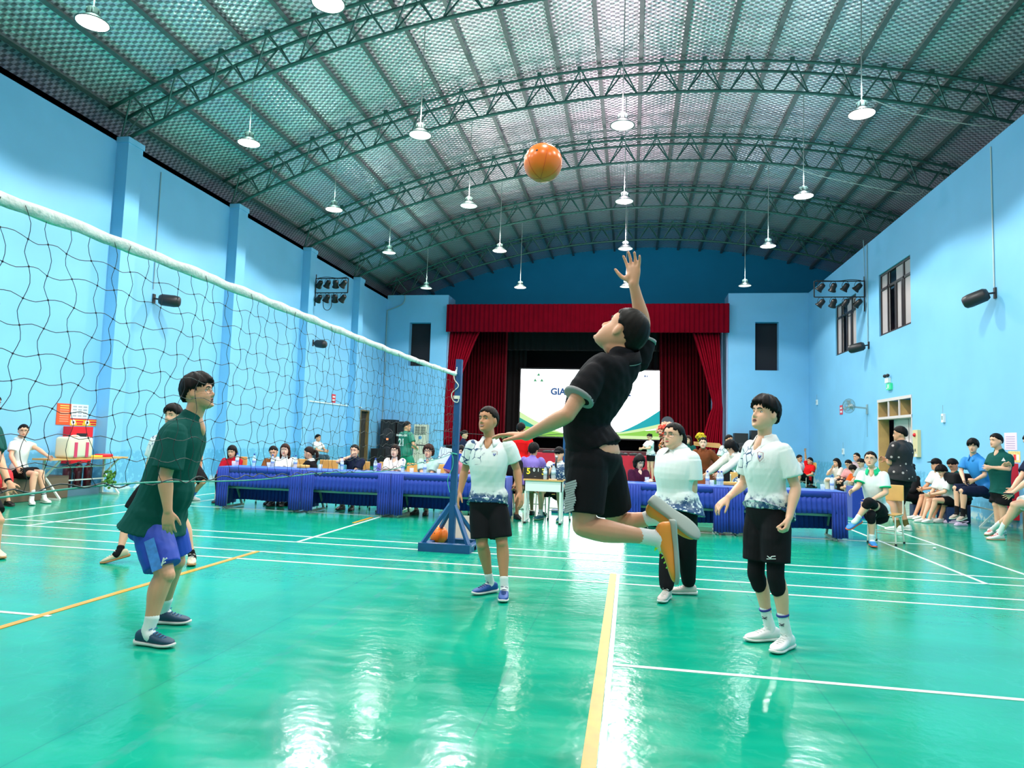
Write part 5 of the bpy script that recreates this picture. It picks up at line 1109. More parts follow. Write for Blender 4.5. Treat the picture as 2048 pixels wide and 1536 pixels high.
# ---------------------------------------------------------------- posed skeletons for the crowd
def crowd(label, hp, yaw, pose='sit', s=.95, lean=0, wl=None, wr=None, foot=None, htilt=0, hyaw=0, roll=0, pel=None, sex='f', **kw):
    """hp = world position of the head centre; arms wl, wr = (forward, left, up) from the neck base, metres"""
    a = math.radians(yaw); F = V((math.cos(a), math.sin(a), 0)); Lf = V((-F.y, F.x, 0)); Z = V((0, 0, 1)); hp = V(hp)
    tl = math.radians(lean); U = (Z*math.cos(tl)+F*math.sin(tl)+Lf*math.sin(math.radians(roll))).normalized(); CF_ = F*math.cos(tl)-Z*math.sin(tl)
    J = dict(fwd=F); hy = math.radians(yaw+hyaw); HF = V((math.cos(hy), math.sin(hy), 0)); ht = math.radians(htilt)
    J['hf'] = HF*math.cos(ht)+Z*math.sin(ht); J['hu'] = Z*math.cos(ht)-HF*math.sin(ht)+Lf*math.sin(math.radians(roll))*.6; J['head'] = hp
    J['neck'] = hp-Z*.125*s-U*.03*s-F*.018*s; J['pel'] = J['neck']-U*.49*s
    sw = (.152 if sex == 'f' else .178)*s
    J['shL'] = J['neck']+Lf*sw-U*.045*s; J['shR'] = J['neck']-Lf*sw-U*.045*s; J['hipL'] = J['pel']+Lf*.09*s-U*.03*s; J['hipR'] = J['pel']-Lf*.09*s-U*.03*s
    wl = wl or ((.30, .10, -.42) if pose == 'sit' else (.04, .24, -.56)); wr = wr or ((.30, -.10, -.42) if pose == 'sit' else (.04, -.24, -.56))
    for q, w_, sg in (('L', wl, 1), ('R', wr, -1)):
        tgt = J['neck']+(F*w_[0]+Lf*w_[1]+Z*w_[2])*s
        J['el'+q], J['wr'+q] = ik(J['sh'+q], tgt, .285*s, .25*s, Lf*sg*.7-Z*.5-F*.45)
    for q, sg in (('L', 1), ('R', -1)):
        h = J['hip'+q]
        if pose == 'sit':
            f_ = (foot or {}).get(q, (.42, .10*sg, 0)); tgt = V((h.x, h.y, 0))+F*f_[0]*s+Lf*(f_[1]-.09*sg)*s+Z*(.085*s+f_[2]); pole = F*.8+Z*.8+Lf*sg*.1
        else:
            f_ = (foot or {}).get(q, (0, .12*sg, 0)); tgt = V((J['pel'].x, J['pel'].y, 0))+F*(f_[0])*s+Lf*f_[1]*s+Z*(.085*s+f_[2]); pole = F
        J['kn'+q], J['an'+q] = ik(h, tgt, .44*s, .43*s, pole); J['toe'+q] = (F+Lf*.15*sg).normalized()
    return figure(label, J, s, sex, **kw)
def fab(name, c, rough=.85, **k): return mat(name, c, rough, bump=.12, bscale=220, spec=.15, **k)
BLACKC = fab('black_cloth', (.008, .008, .010)); WHT = fab('white_cotton', (.74, .78, .76)); NAVYC = fab('navy_cloth', (.008, .014, .04)); GRN = fab('dark_green_jersey', (.004, .075, .062), noise=.12, nscale=5)
SH_W = dict(m=mat('white_shoe', (.74, .74, .70), .5), sole=mat('white_rubber', (.72, .72, .68), .5)); SH_B = dict(m=mat('black_shoe', (.01, .01, .01), .4), sole=mat('black_rubber', (.02, .02, .02), .6))
BOT = lambda m, kind='trousers', L=1.85, **k: dict(kind=kind, m=m, len=L, **k)
TOP = lambda m, **k: dict(m=m, **k)
# ================================================================ THE PLAYERS
def lift(Y0): return lambda px, py, dy=0: at(px, py, Y0+dy)
def N(*a): return V(a).normalized()
KN = mat('white_lace', (.78, .78, .74), .6); NEON = mat('neon_lace', (.55, .85, .03), .5)
# the jumper
A = lift(3.30)
J = dict(fwd=N(-.8, .55, .1), pel=A(1188, 905), neck=A(1240, 714, -.02), che=A(1191, 796, -.02), wai=A(1174, 850), head=A(1244, 667, 0), hf=N(-.62, .28, .62), hu=N(.70, .0, .72),
  shL=A(1185, 752, -.17), shR=A(1277, 722, .13), elL=A(1135, 830, -.26), wrL=A(1052, 872, -.10), elR=A(1287, 650, .16), wrR=A(1267, 567, .10),
  hipL=A(1176, 930, -.08), hipR=A(1206, 925, .09), knL=A(1166, 1052, -.12), anL=A(1318, 1078, -.02), knR=A(1232, 1040, .22), anR=A(1316, 1036, .16),
  toeL=N(.08, -.10, -1), toeR=N(.80, -.10, -.62), upL=N(-1, -.15, -.12), upR=N(-.55, .30, -.85))
J['upL'] = N(-1, .1, -.05); J['upR'] = N(-.45, .62, -.64); J['toeR'] = N(.82, -.05, -.60)
j_top = TOP(BLACKC, fit=.012, hem=.012, tilt=.0, sleeve=.55, collar=BLACKC, piping=fab('grey_piping', (.30, .31, .31)), cuff=MATS['grey_piping'], gap=14, wr=.006)
j_e = figure('person in black polo and shorts leaping with one arm raised to hit the ball', J, 1.0, 'm', 'm', .94, True, j_top, BOT(BLACKC, 'shorts', .80, fit=.022, rise=.035), 'crop', (.008, .007, .006),
  dict(m=mat('orange_shoe', (.85, .30, .03), .45), sole=mat('grey_green_rubber', (.30, .36, .31), .6), lace=NEON), dict(m=WHT, h=.26),
  hands=dict(R=dict(d=(-.02, 0, 1), n=(-.5, -.8, .1), t=(-1, 0, 0), curl=.14, spread=.28, thumb=1.5), L=dict(d=N(-1, .05, .05), n=(0, 0, -1), t=(0, -.8, -.3), curl=.2, spread=.35, thumb=1.1)), belly=0)
# grey tread marks, dark ankle panels of the orange shoes; striped print of the shorts
root = j_e.location
mb = MB(); rr = random.Random(4); p0 = J['hipL'].lerp(J['knL'], .28); p1 = J['hipL'].lerp(J['knL'], .74); ax = (p1-p0).normalized(); nn = N(-.62, -.78, 0); tt = ax.cross(nn)
for k in range(13):
    c = p0.lerp(p1, k/12)+nn*(.112-.006*k/12)+ax.cross(nn)*-.0; w_ = .030+.006*math.sin(k); mb.bar(c-tt*w_-ax*.008-nn*.006, c+tt*w_+ax*.008-nn*.004, .0085, .004, nn)
mb.build('striped_print', mat('silver_print', (.42, .44, .44), .5), j_e, off=root)
# green shirt player left of the net
A = lift(4.25)
J = dict(fwd=N(1, .15, 0), pel=A(316, 1030, 0), neck=A(385, 836, 0), che=A(350, 905, 0), wai=A(322, 985, 0), head=A(396, 786, 0), hf=N(.93, .22, .20), hu=N(-.2, 0, 1),
  shR=A(352, 866, -.17), shL=A(388, 862, .20), elR=A(330, 955, -.22), wrR=A(336, 1022, -.22), elL=A(350, 952, .24), wrL=A(345, 1015, .2),
  hipR=A(302, 1052, -.078), hipL=A(334, 1050, .078), knR=A(330, 1150, -.14), anR=A(296, 1262, -.20), knL=A(352, 1122, .14), anL=A(326, 1222, .26), toeR=N(1, -.05, 0), toeL=N(.98, .2, 0))
for q in 'LR': J['an'+q].z = max(J['an'+q].z, .085)
GB = mat('royal_blue_shorts', (.006, .05, .42), .6, noise=.12, nscale=7)
g_e = figure('person in dark green shirt and royal blue shorts standing behind the net, looking up', J, 1.0, 'm', 'm', 1.12, True, TOP(GRN, fit=.018, hem=-.10, sleeve=.80, sflare=.022, vskin=.03, wr=.006, flare=.032), BOT(GB, 'shorts', .84, fit=.03), 'tuft', (.007, .006, .006),
  dict(m=mat('navy_mesh_shoe', (.008, .05, .10), .6, noise=.3, nscale=80), sole=MATS['white_rubber'], lace=mat('blue_lace', (.03, .20, .40), .6)), dict(m=WHT, h=.24), extras=('glasses',), mouth='open', belly=.045,
  hands=dict(R=dict(d=N(.05, .05, -1), n=(-.3, .9, 0), t=(1, .2, 0), curl=.28)))
root = g_e.location; h, kn = J['hipR'], J['knR']; nn = N(.30, -1, 0); ax = (kn-h).normalized(); tt = ax.cross(nn)
mb = MB(); vs = []
for k in range(9):
    c = h.lerp(kn, .22+.60*k/8)+nn*(.128+.006*k/8); vs += [c-tt*.035+N(1, 0, 0)*.02, c+tt*.035+N(1, 0, 0)*.02]
P2 = mat('light_blue_panel', (.03, .20, .55), .6, noise=.5, nscale=30)
MB().add(vs, [(2*k, 2*k+1, 2*k+3, 2*k+2) for k in range(8)]).build('side_panel', P2, g_e, off=root)
c = h.lerp(kn, .66)+nn*.125+N(1, 0, 0)*.085+V((0, -.01, 0)); MB().bar(c+V((-.012, 0, -.02)), c+V((.0, 0, .03)), .008, .004, nn).bar(c+V((-.004, 0, .012)), c+V((.022, 0, .03)), .008, .004, nn).bar(c+V((-.01, 0, -.008)), c+V((.014, 0, .006)), .008, .004, nn).build('shorts_logo', WHITE, g_e, off=root)
# white polo player by the post
POLO1 = splash('white_blue_polo_a', h1=.95, sleeve=(-.14, -.02, 1.28, .20)); POLO2 = splash('white_blue_polo_b', h1=.93); POLO3 = splash('white_blue_polo_c', h1=1.06, sleeve=(-.20, .05, 1.34, .17)); COLW = fab('white_collar', (.76, .80, .78))
A = lift(6.10)
J = dict(fwd=N(-.12, -1, 0), pel=A(975, 1002, 0), neck=A(979, 881, 0), head=A(976, 841, -.02), hf=N(-.42, -.88, .16), hu=N(.0, .12, 1),
  shR=A(945, 893, 0), shL=A(1016, 892, 0), elR=A(929, 943, .04), wrR=A(920, 985, -.02), elL=A(1034, 940, .05), wrL=A(1040, 985, -.02),
  hipR=A(961, 1011, 0), hipL=A(993, 1011, 0), knR=A(964, 1088, -.06), anR=A(981, 1146, .06), knL=A(1004, 1086, -.06), anL=A(1009, 1170, -.10), toeR=N(-.66, -.74, 0), toeL=N(.12, -1, 0))
for q in 'LR': J['an'+q].z = .088
w_e = figure('person in white polo with blue splashes standing by the net post, smiling up', J, .97, 'm', 'd', 1.0, True, TOP(POLO1, fit=.016, hem=-.035, sleeve=.66, collar=COLW, vskin=.075, gap=30, wr=.005, flare=.012), BOT(BLACKC, 'shorts', .86, fit=.028), 'crop', (.012, .008, .006),
  dict(m=mat('cobalt_shoe', (.01, .07, .30), .5), sole=MATS['white_rubber'], lace=mat('navy_lace', (.01, .03, .12), .6)), dict(m=WHT, h=.22), mouth='smile',
  hands=dict(R=dict(curl=.22, n=(.5, .2, 0), t=(0, -1, 0)), L=dict(curl=.28, n=(-.5, .2, 0), t=(0, -1, 0))))
def badge(e, J, q, up, s=1, out=.135):
    sh = (J['shR']-J['shL']).normalized(); U = (J['neck']-J['pel']).normalized(); F = U.cross(sh); F = F if F.dot(J['fwd']) > 0 else -F
    c = J['neck']-U*up*s-sh*q*.075*s+F*out*s-e.location; mb = MB(); W_ = mat('badge_outline', (.50, .18, .20), .6)
    P = lambda a, b: c+sh*a*s+U*b*s+F*(.002-abs(a)*.4)
    mb.tube([P(-.026, .028), P(0, .034), P(.026, .028), P(.024, -.008), P(0, -.034), P(-.024, -.008)], .0022*s, 5, closed=True); mb.build('shirt_badge', W_, e, True)
    MB().tube([P(-.010, .008), P(0, -.010), P(.010, .008)], .005*s, 5).build('badge_mark', mat('badge_blue', (.03, .08, .35), .5), e, True)
badge(w_e, J, 1, .13, .97, .125)
# woman in white polo
A = lift(6.50)
J = dict(fwd=N(-.75, -.66, 0), pel=A(1352, 1010, 0), neck=A(1356, 902, 0), head=A(1347, 872, -.03), hf=N(-.68, -.70, .10), hu=N(0, 0, 1),
  shL=A(1382, 920, -.10), shR=A(1330, 913, .14), elL=A(1384, 976, -.10), wrL=A(1371, 1022, .0), elR=A(1328, 968, .22), wrR=A(1332, 1010, .20),
  hipL=A(1366, 1018, -.06), hipR=A(1340, 1018, .06), knL=A(1374, 1095, -.02), anL=A(1377, 1172, .16), knR=A(1338, 1100, -.02), anR=A(1333, 1186, -.12), toeL=N(-1, -.15, 0), toeR=N(-.35, -1, 0))
for q in 'LR': J['an'+q].z = .085
f_e = figure('person with glasses in white polo and black trousers behind the leaping player', J, .95, 'f', 'l', 1.38, True, TOP(POLO2, fit=.026, hem=-.06, flare=.03, sleeve=.72, collar=COLW, vskin=.04, gap=24, wr=.004), BOT(BLACKC, 'trousers', 1.88, fit=.008), 'ponytail', (.007, .006, .006),
  dict(m=mat('pale_beige_shoe', (.62, .55, .50), .6), sole=MATS['white_rubber'], lace=KN), None, extras=('glasses',), hands=dict(L=dict(n=(-1, .2, 0), t=(-.3, -1, 0), curl=.3)))
badge(f_e, J, .9, .10, .95, .15)
# young man in white polo, right
A = lift(5.17)
J = dict(fwd=N(-.72, -.69, 0), pel=A(1536, 1014, 0), neck=A(1530, 880, 0), head=A(1530, 829, -.02), hf=N(-.80, -.55, .20), hu=N(.15, .1, 1),
  shL=A(1566, 902, -.11), shR=A(1503, 896, .13), elL=A(1592, 976, -.13), wrL=A(1578, 1036, -.21), elR=A(1487, 968, .22), wrR=A(1457, 995, .02),
  hipL=A(1552, 1024, -.06), hipR=A(1520, 1024, .06), knL=A(1551, 1150, -.10), anL=A(1573, 1240, -.06), knR=A(1512, 1144, .04), anR=A(1540, 1228, .12), toeL=N(-.62, -.78, 0), toeR=N(-.95, -.35, 0))
for q in 'LR': J['an'+q].z = .088
WHS = mat('white_court_shoe', (.78, .78, .76), .4)
b_e = figure('young person in white polo with black knee sleeves standing at the right, looking up', J, 1.0, 'm', 'l', .93, True, TOP(POLO3, fit=.016, hem=-.03, sleeve=.70, collar=COLW, vskin=.06, gap=26, wr=.005, flare=.028, sflare=.014), BOT(BLACKC, 'shorts', .80, fit=.028, knee=BLACKC), 'tuft', (.006, .005, .005),
  dict(m=WHS, sole=MATS['white_rubber'], lace=KN), dict(m=WHT, h=.36, band=[(.35, mat('navy_band', (.02, .03, .25), .6))]), mouth='open',
  hands=dict(L=dict(curl=1.05, n=(-.8, .3, 0), t=(-.4, -.9, 0), thumb=.3), R=dict(d=N(-.75, -.1, -.65), n=(.2, .3, -.9), t=(0, -.9, .3), curl=.35, spread=.2)))
badge(b_e, J, 1, .11, 1, .135)
root = b_e.location; h, kn = J['hipL'], J['knL']; c = h.lerp(kn, .70)+N(-.35, -1, 0)*.118+N(-1, .3, 0)*.01
MB().tube(cable([c+V((-.028, 0, .012)), c+V((-.008, -.002, .0)), c+V((.0, -.002, .010)), c+V((.026, .0, .014))], 0), .0032, 5).tube([c+V((-.032, 0, -.008)), c+V((.028, 0, -.004))], .0028, 5).build('shorts_logo', WHITE, b_e, off=root)
for q in 'LR':
    c = J['an'+q].lerp(J['kn'+q], .20)+N(-.6, -.8, 0)*.041; MB().tube([c+V((-.016, .006, .008)), c+V((0, -.002, .0)), c+V((.016, -.006, .010))], .0026, 5).tube([c+V((-.016, .006, -.006)), c+V((.014, -.006, -.004))], .0024, 5).build('sock_logo', NAVYC, b_e, off=root)
# sixth player, mostly hidden by the green shirt
A = lift(6.55)
J = dict(fwd=N(-.2, -1, 0), pel=A(318, 962, .1), neck=A(340, 868, .1), head=A(346, 832, .1), hf=N(0, -1, 0), hu=V((0, 0, 1)), shR=A(312, 882, .1), shL=A(368, 882, .1), elR=A(298, 930, .1), wrR=A(296, 972, 0), elL=A(376, 930, .1), wrL=A(372, 968, 0),
  hipR=A(300, 972, .05), hipL=A(336, 972, .05), knR=A(254, 1040, -.05), anR=A(240, 1102, -.2), knL=A(366, 1042, -.05), anL=A(384, 1108, -.02), toeR=N(-.75, -.6, -.25), toeL=N(.55, -.8, 0))
J['anL'].z = .085
figure('person in white and blue polo crouching behind the player in dark green', J, .95, 'm', 'l', 1, False, TOP(POLO1, fit=.018, hem=-.06, sleeve=.66), BOT(BLACKC, 'shorts', .72, fit=.03), 'tuft', (.006, .005, .005), dict(m=mat('cream_gold_shoe', (.62, .52, .36), .5), sole=mat('gum_rubber', (.45, .20, .07), .6), lace=KN), dict(m=BLACKC, h=.10))
# seventh player, cut by the left edge
A = lift(6.30)
J = dict(fwd=N(.8, -.5, 0), pel=A(-38, 962, 0), neck=A(-20, 845, 0), head=A(-18, 810, 0), hf=N(1, 0, .1), hu=V((0, 0, 1)), shR=A(-22, 862, -.12), shL=A(-10, 860, .14), elR=A(-2, 920, -.16), wrR=A(18, 966, -.22), elL=A(0, 915, .2), wrL=A(10, 960, .1),
  hipR=A(-44, 972, -.08), hipL=A(-30, 972, .08), knR=A(-4, 1042, -.1), anR=A(-8, 1106, -.1), knL=A(-25, 1040, .12), anL=A(-45, 1095, .15), toeR=N(.9, -.4, 0), toeL=N(.9, -.1, 0))
for q in 'LR': J['an'+q].z = .085
figure('person in dark green shirt cut by the left edge, arm reaching down', J, .97, 'm', 'm', 1.05, False, TOP(GRN, fit=.018, hem=-.06, sleeve=.75), BOT(BLACKC, 'shorts', .8, fit=.03), 'short', (.006, .005, .005), dict(m=MATS['cream_gold_shoe'], sole=MATS['gum_rubber']), None, extras=('watch',), hands=dict(R=dict(curl=.25, t=(1, -.3, 0))))

# ================================================================ THE CROWD
# behind the long tables
TW, TR = (.34, .10, -.43), (.34, -.10, -.43)
SKB = BOT(BLACKC, 'trousers', 1.8, fit=.012)
def sit(label, px, py, Y, yaw=-90, **k):
    p = at(px, py, Y); return crowd(label, p, yaw, 'sit', **{**dict(wl=TW, wr=TR, bottom=SKB, shoes=SH_B, lean=12), **k})
sit('person in a deep red sweater smiling at the left end of the tables', 464, 903, 12.25, -80, hair='long', tone='l', mouth='smile', htilt=-15, top=TOP(fab('deep_red_knit', (.42, .006, .02)), sleeve=1.9, fit=.02))
sit('person in a brown top leaning towards the white top beside her', 547, 904, 12.35, -75, roll=-14, hair='pulled', tone='l', mouth='smile', htilt=-18, top=TOP(fab('brown_blouse', (.20, .07, .02)), sleeve=.9, fit=.02), wl=(.20, .02, -.30))
sit('person in a white top with arms folded on the table', 570, 900, 12.15, -80, hair='long', hairc=(.035, .012, .008), tone='f', top=TOP(WHT, sleeve=.8, fit=.016), wl=(.34, -.05, -.42), wr=(.32, .04, -.42), mouth='closed')
sit('person in black with a broad white collar turned sideways, hair in a tail', 618, 906, 12.2, 190, hair='ponytail', hairc=(.018, .008, .006), tone='l', htilt=-8, top=TOP(BLACKC, sleeve=.8, fit=.018, collar=WHT, gap=16), mouth='smile')
sit('person in a navy polo resting her chin on one hand', 709, 902, 12.1, -88, hair='pulled', tone='l', top=TOP(NAVYC, sleeve=.7, fit=.016, collar=NAVYC, piping=WHT), wr=(.135, -.045, .045), wl=(.33, -.02, -.42), mouth='closed', lean=16)
sit('person in a white puff-sleeved blouse with hands joined on the table', 790, 902, 12.1, -92, hair='long', hairc=(.018, .008, .006), tone='f', top=TOP(fab('cream_white_blouse', (.74, .68, .64)), sleeve=.85, fit=.022, sflare=.02, vskin=.06), wl=(.34, .02, -.42), wr=(.34, -.02, -.42))
sit('person in a mint blouse with curly hair and hands clasped on the table', 857, 903, 12.0, -92, hair='curly', hairc=(.035, .012, .008), tone='l', top=TOP(fab('mint_blouse', (.42, .62, .54)), sleeve=.75, fit=.02, vskin=.04), wl=(.32, .0, -.42), wr=(.32, .03, -.42))
sit('person in pink half hidden by the net post, holding papers', 922, 905, 12.0, -92, hair='bob', tone='l', top=TOP(fab('pink_blouse', (.70, .25, .30)), sleeve=.75, fit=.02), wr=(.30, -.16, -.28), wl=(.30, .12, -.42), mouth='smile')
p = at(893, 912, 11.75); MB().add([V(q) for q in ((-.16, 0, -.12), (.10, .02, -.16), (.14, .03, .12), (-.12, 0, .16), (-.16, .006, -.12), (.10, .026, -.16), (.14, .036, .12), (-.12, .006, .16))], [(0, 1, 2, 3), (7, 6, 5, 4), (0, 4, 5, 1), (3, 2, 6, 7)]).build('sheet_of_paper', WP, label='white printed sheet held up behind the blue folder', cat='paper').location = p
p = at(905, 922, 11.68); MB().add([V(q) for q in ((-.17, 0, -.13), (.02, 0, -.17), (.17, .02, .13), (-.02, .02, .15), (-.17, .012, -.13), (.02, .012, -.17), (.17, .032, .13), (-.02, .032, .15))], [(0, 1, 2, 3), (7, 6, 5, 4), (0, 4, 5, 1), (3, 2, 6, 7)]).build('blue_folder', mat('blue_folder', (.012, .05, .38), .4), label='blue folder held left of the net post', cat='folder').location = p
sit('person in a dark maroon blouse with short hair, holding a glass', 1279, 924, 11.95, -60, hair='bob', tone='f', htilt=-22, top=TOP(fab('maroon_blouse', (.05, .006, .03), noise=.4, nscale=30), sleeve=.85, fit=.02, vskin=.03), wr=(.22, .02, -.20), wl=(.34, -.02, -.38), s=.93)
# standing and sitting further back on the left
p = at(814, 853, 17.0); G21 = crowd('person in a green football shirt with 21 on the back, standing left of the stage', p, 55, 'stand', 1.03, sex='m', hair='short', tone='m', hyaw=-45, top=TOP(mat('green_football_shirt', (.006, .17, .11), .6), sleeve=.75, fit=.02, hem=-.08), bottom=BOT(mat('green_shorts', (.01, .26, .15), .6), 'shorts', .8, fit=.03), shoes=SH_W, wl=(.22, .05, -.36), wr=(.2, -.2, -.38))
a = math.radians(55); f = V((math.cos(a), math.sin(a), 0)); bk = V((p.x, p.y, p.z))-f*.155-G21.location
rot = (math.pi/2, 0, a-math.pi/2)
text('shirt_number', '21', .26, bk+V((0, 0, -.42)), rot, WHITE, G21, .004, .006); text('shirt_lettering', 'PHƯƠNG - C.S.K', .062, bk+V((0, 0, -.235)), rot, WHITE, G21, .004, .002)
p = at(636, 876, 22.5); chair((p.x-.05, 22.5, 0), math.radians(90), 'black-armed chair of the man sitting by the left wall', 'spectator chairs'); crowd('person in a white shirt sitting sideways by the left wall', p, -10, 'sit', 1.0, sex='m', tone='m', hair='short', top=TOP(WHT, sleeve=.7, fit=.02, collar=WHT), bottom=BOT(fab('slate_trousers', (.05, .09, .12)), 'trousers', 1.85), shoes=SH_B, wl=(.40, .05, -.28), wr=(.38, -.1, -.30), lean=8)
p = at(929, 869, 18.5); crowd('person in dark clothes with a bun standing left of the stage behind the post', p, 10, 'stand', .95, sex='f', tone='l', hair='bun', top=TOP(NAVYC, sleeve=.8), bottom=BOT(BLACKC), shoes=SH_B, htilt=-10, wl=(.2, .1, -.3))
# around the scoring desk
p = at(1042, 858, 13.6); crowd('person in a bright red shirt standing with his back turned', p, 80, 'stand', 1.0, sex='m', tone='m', hair='short', top=TOP(fab('bright_red_jersey', (.72, .008, .01)), sleeve=.8, fit=.02, hem=-.06), bottom=BOT(BLACKC, 'shorts', .75, fit=.03), shoes=SH_W)
p = at(1067, 900, 12.3); chair((p.x-.02, 12.35, 0), math.radians(160), 'chair of the person in the purple shirt', 'school chairs'); crowd('person in a purple and pink shirt seated with his back turned', p, 75, 'sit', .93, sex='m', tone='m', hair='mop', lean=18, top=TOP(mat('purple_shirt', (.20, .14, .52), .65, noise=.3, nscale=4), sleeve=.7, fit=.018), bottom=BOT(fab('beige_shorts', (.50, .36, .22)), 'shorts', .85), shoes=SH_B, wl=(.30, .15, -.34), wr=(.30, -.1, -.36))
p = at(1022, 905, 12.0); crowd('person in black shorts and slippers seated behind the white polo player', p, -70, 'sit', .95, sex='m', tone='d', hair='short', lean=20, top=TOP(BLACKC, sleeve=.7, fit=.016), bottom=BOT(BLACKC, 'shorts', .8), shoes=dict(m=MATS['black_rubber'], sole=MATS['black_rubber']), wl=(.30, .03, -.44), wr=(.30, -.03, -.44))
p = at(1018, 908, 12.75); chair((p.x, 12.2, 0), 0, 'chair hidden behind the smiling player', 'school chairs')
p = at(1118, 908, 12.1); chair((p.x+.02, 12.15, 0), 0.1, 'chair of the referee with the microphone', 'school chairs'); RF_ = crowd('person in a white and grey shirt and black cap speaking into a microphone', p, -105, 'sit', .98, sex='m', tone='l', hair='short', lean=6, extras=('cap', 'watch'), top=TOP(splash('referee_shirt', h1=1.0, sleeve=(.15, -.1, 1.05, .3)), sleeve=.7, fit=.018), bottom=BOT(BLACKC, 'shorts', .8, fit=.03), shoes=dict(m=mat('teal_shoe', (.01, .13, .20), .5), sole=mat('green_rubber', (.2, .4, .2), .5)), socks=dict(m=WHT, h=.2), wr=(.20, -.03, -.055), wl=(.20, .22, -.40), foot={'L': (.36, .16, 0), 'R': (.34, -.22, 0)})
mp_ = at(1113, 914, 11.83); e = empty('microphone', mp_, 'silver and black microphone held to the mouth of the seated speaker', 'microphone'); MB().ball((0, 0, 0), .027, None, 14, 10).build('grille', mat('silver_mesh', (.55, .55, .55), .35, .8), e, True); MB().tube([(0, 0, -.02), (-.01, -.01, -.19)], [.019, .013], 12).build('handle', BLACK, e, True)
# right of the jumper: stage side
p = at(1299, 874, 24.2); crowd('person in white with blue hem working at the red table before the stage', p, 215, 'stand', .93, sex='f', tone='l', hair='bun', htilt=-25, top=TOP(splash('white_tee_blue_hem', h1=1.02), sleeve=.7, fit=.018, hem=-.05), bottom=BOT(BLACKC, 'shorts', .5, fit=.02), shoes=SH_B, wl=(.38, .08, -.28), wr=(.36, -.08, -.28), lean=6)
p = at(1406, 886, 15.2); crowd('person in a brown belted dress smiling beside the yellow flowers', p, -95, 'stand', .97, sex='f', tone='f', hair='pulled', mouth='smile', top=TOP(fab('brown_dress', (.16, .045, .015)), sleeve=.95, fit=.02, collar=MATS['brown_dress'], gap=20, sflare=.02), bottom=BOT(MATS['brown_dress'], 'skirt', 1.2, fit=.03), shoes=SH_B, wl=(.12, .25, -.42), wr=(.22, -.22, -.38))
MB().lathe([(.155, -.03), (.16, -.02), (.16, .02), (.155, .03)], (p.x, p.y, p.z-.58), 24).build('waist_belt', fab('brown_belt', (.08, .02, .008)), bpy.data.objects['person' if 0 else [o.name for o in bpy.data.objects if o.get('label', '').startswith('person in a brown belted')][0]], off=[o for o in bpy.data.objects if o.get('label', '').startswith('person in a brown belted')][0].location)
p = at(1376, 880, 19.0); crowd('person with long hair in a green shirt standing behind, near the stage steps', p, -120, 'stand', .96, sex='f', tone='l', hair='long', hairc=(.035, .012, .008), top=TOP(GRN, sleeve=.8, fit=.02), bottom=BOT(BLACKC), shoes=SH_B, wl=(.22, .05, -.28), wr=(.22, -.05, -.28))
p = at(1462, 894, 12.6); crowd('person in a white lace blouse with a black bob bending over the table', p, 215, 'stand', .98, sex='f', tone='l', hair='bob', lean=50, htilt=-48, hyaw=0, top=TOP(fab('white_lace', (.76, .74, .68), bump=.4) if 0 else mat('white_lace_cloth', (.76, .74, .68), .7, bump=.5, bscale=70), sleeve=1.85, fit=.024), bottom=BOT(BLACKC, 'skirt', 1.2, fit=.02), shoes=SH_B, wl=(.46, .12, -.34), wr=(.42, -.22, -.36))
p = at(1458, 880, 16.5); crowd('person in a white and blue polo behind the bending woman', p, -60, 'stand', .95, sex='m', tone='m', hair='short', top=TOP(POLO1, sleeve=.7, fit=.018), bottom=BOT(BLACKC, 'shorts', .8), shoes=SH_W)
p = at(1488, 905, 14.0); crowd('person in white and blue seated behind the young player, back turned', p, 60, 'sit', .95, sex='m', tone='m', hair='short', top=TOP(POLO2, sleeve=.7, fit=.018), bottom=BOT(BLACKC, 'shorts', .8), shoes=SH_W, lean=15); chair((p.x, 14.0, 0), math.radians(150), 'chair behind the young player in white', 'school chairs')
mb = MB(); c = at(1494, 952, 11.5); rr = random.Random(8)
for k in range(26): mb.ball((rr.gauss(0, .055), rr.gauss(0, .05), .05+abs(rr.gauss(0, .05))), rr.uniform(.03, .05), None, 8, 6)
fuse(mb, 'cream_knit_bag', mat('cream_knit', (.66, .60, .42), .8, bump=.6, bscale=50), None, V((0, 0, 0)), .01, 2); o = [o for o in bpy.data.objects if o.name.startswith('cream_knit_bag')][-1]; o.location = (c.x, c.y, TT); tag(o, 'cream crumpled knit bag on the table behind the young player', 'bag')
# far right corner and right wall spectators
p = at(1599, 917, 25.4); crowd('person in white seated in the far right corner', p, -50, 'sit', 1.0, sex='m', tone='m', hair='short', top=TOP(WHT, sleeve=.7, fit=.018), bottom=BOT(BLACKC), shoes=SH_B, wl=(.3, 0, -.4), wr=(.3, 0, -.4)); chair((p.x, p.y+.1, 0), math.radians(40), 'chair of the man in white in the far right corner', 'spectator chairs')
p = at(1620, 922, 25.0); crowd('person in a red shirt seated sideways with one arm raised', p, 205, 'sit', .95, sex='m', tone='m', hair='short', lean=-18, top=TOP(MATS['bright_red_jersey'], sleeve=.7, fit=.018), bottom=BOT(BLACKC, 'shorts', .9), shoes=SH_B, wr=(.06, -.18, .48), wl=(.30, .1, -.38)); chair((p.x-.1, 24.95, 0), math.radians(-65), 'white-framed chair of the person in red with a raised arm', 'spectator chairs')
def floorsit(label, px, py, Y, yaw, **k):
    p = at(px, py, Y); return crowd(label, p, yaw, 'sit', **{**dict(bottom=BOT(BLACKC), shoes=SH_W, lean=18, wl=(.30, .03, -.36), wr=(.30, -.03, -.36), htilt=-25), **k})
BNC = mat('low_bench_wood', (.16, .11, .07), .6)
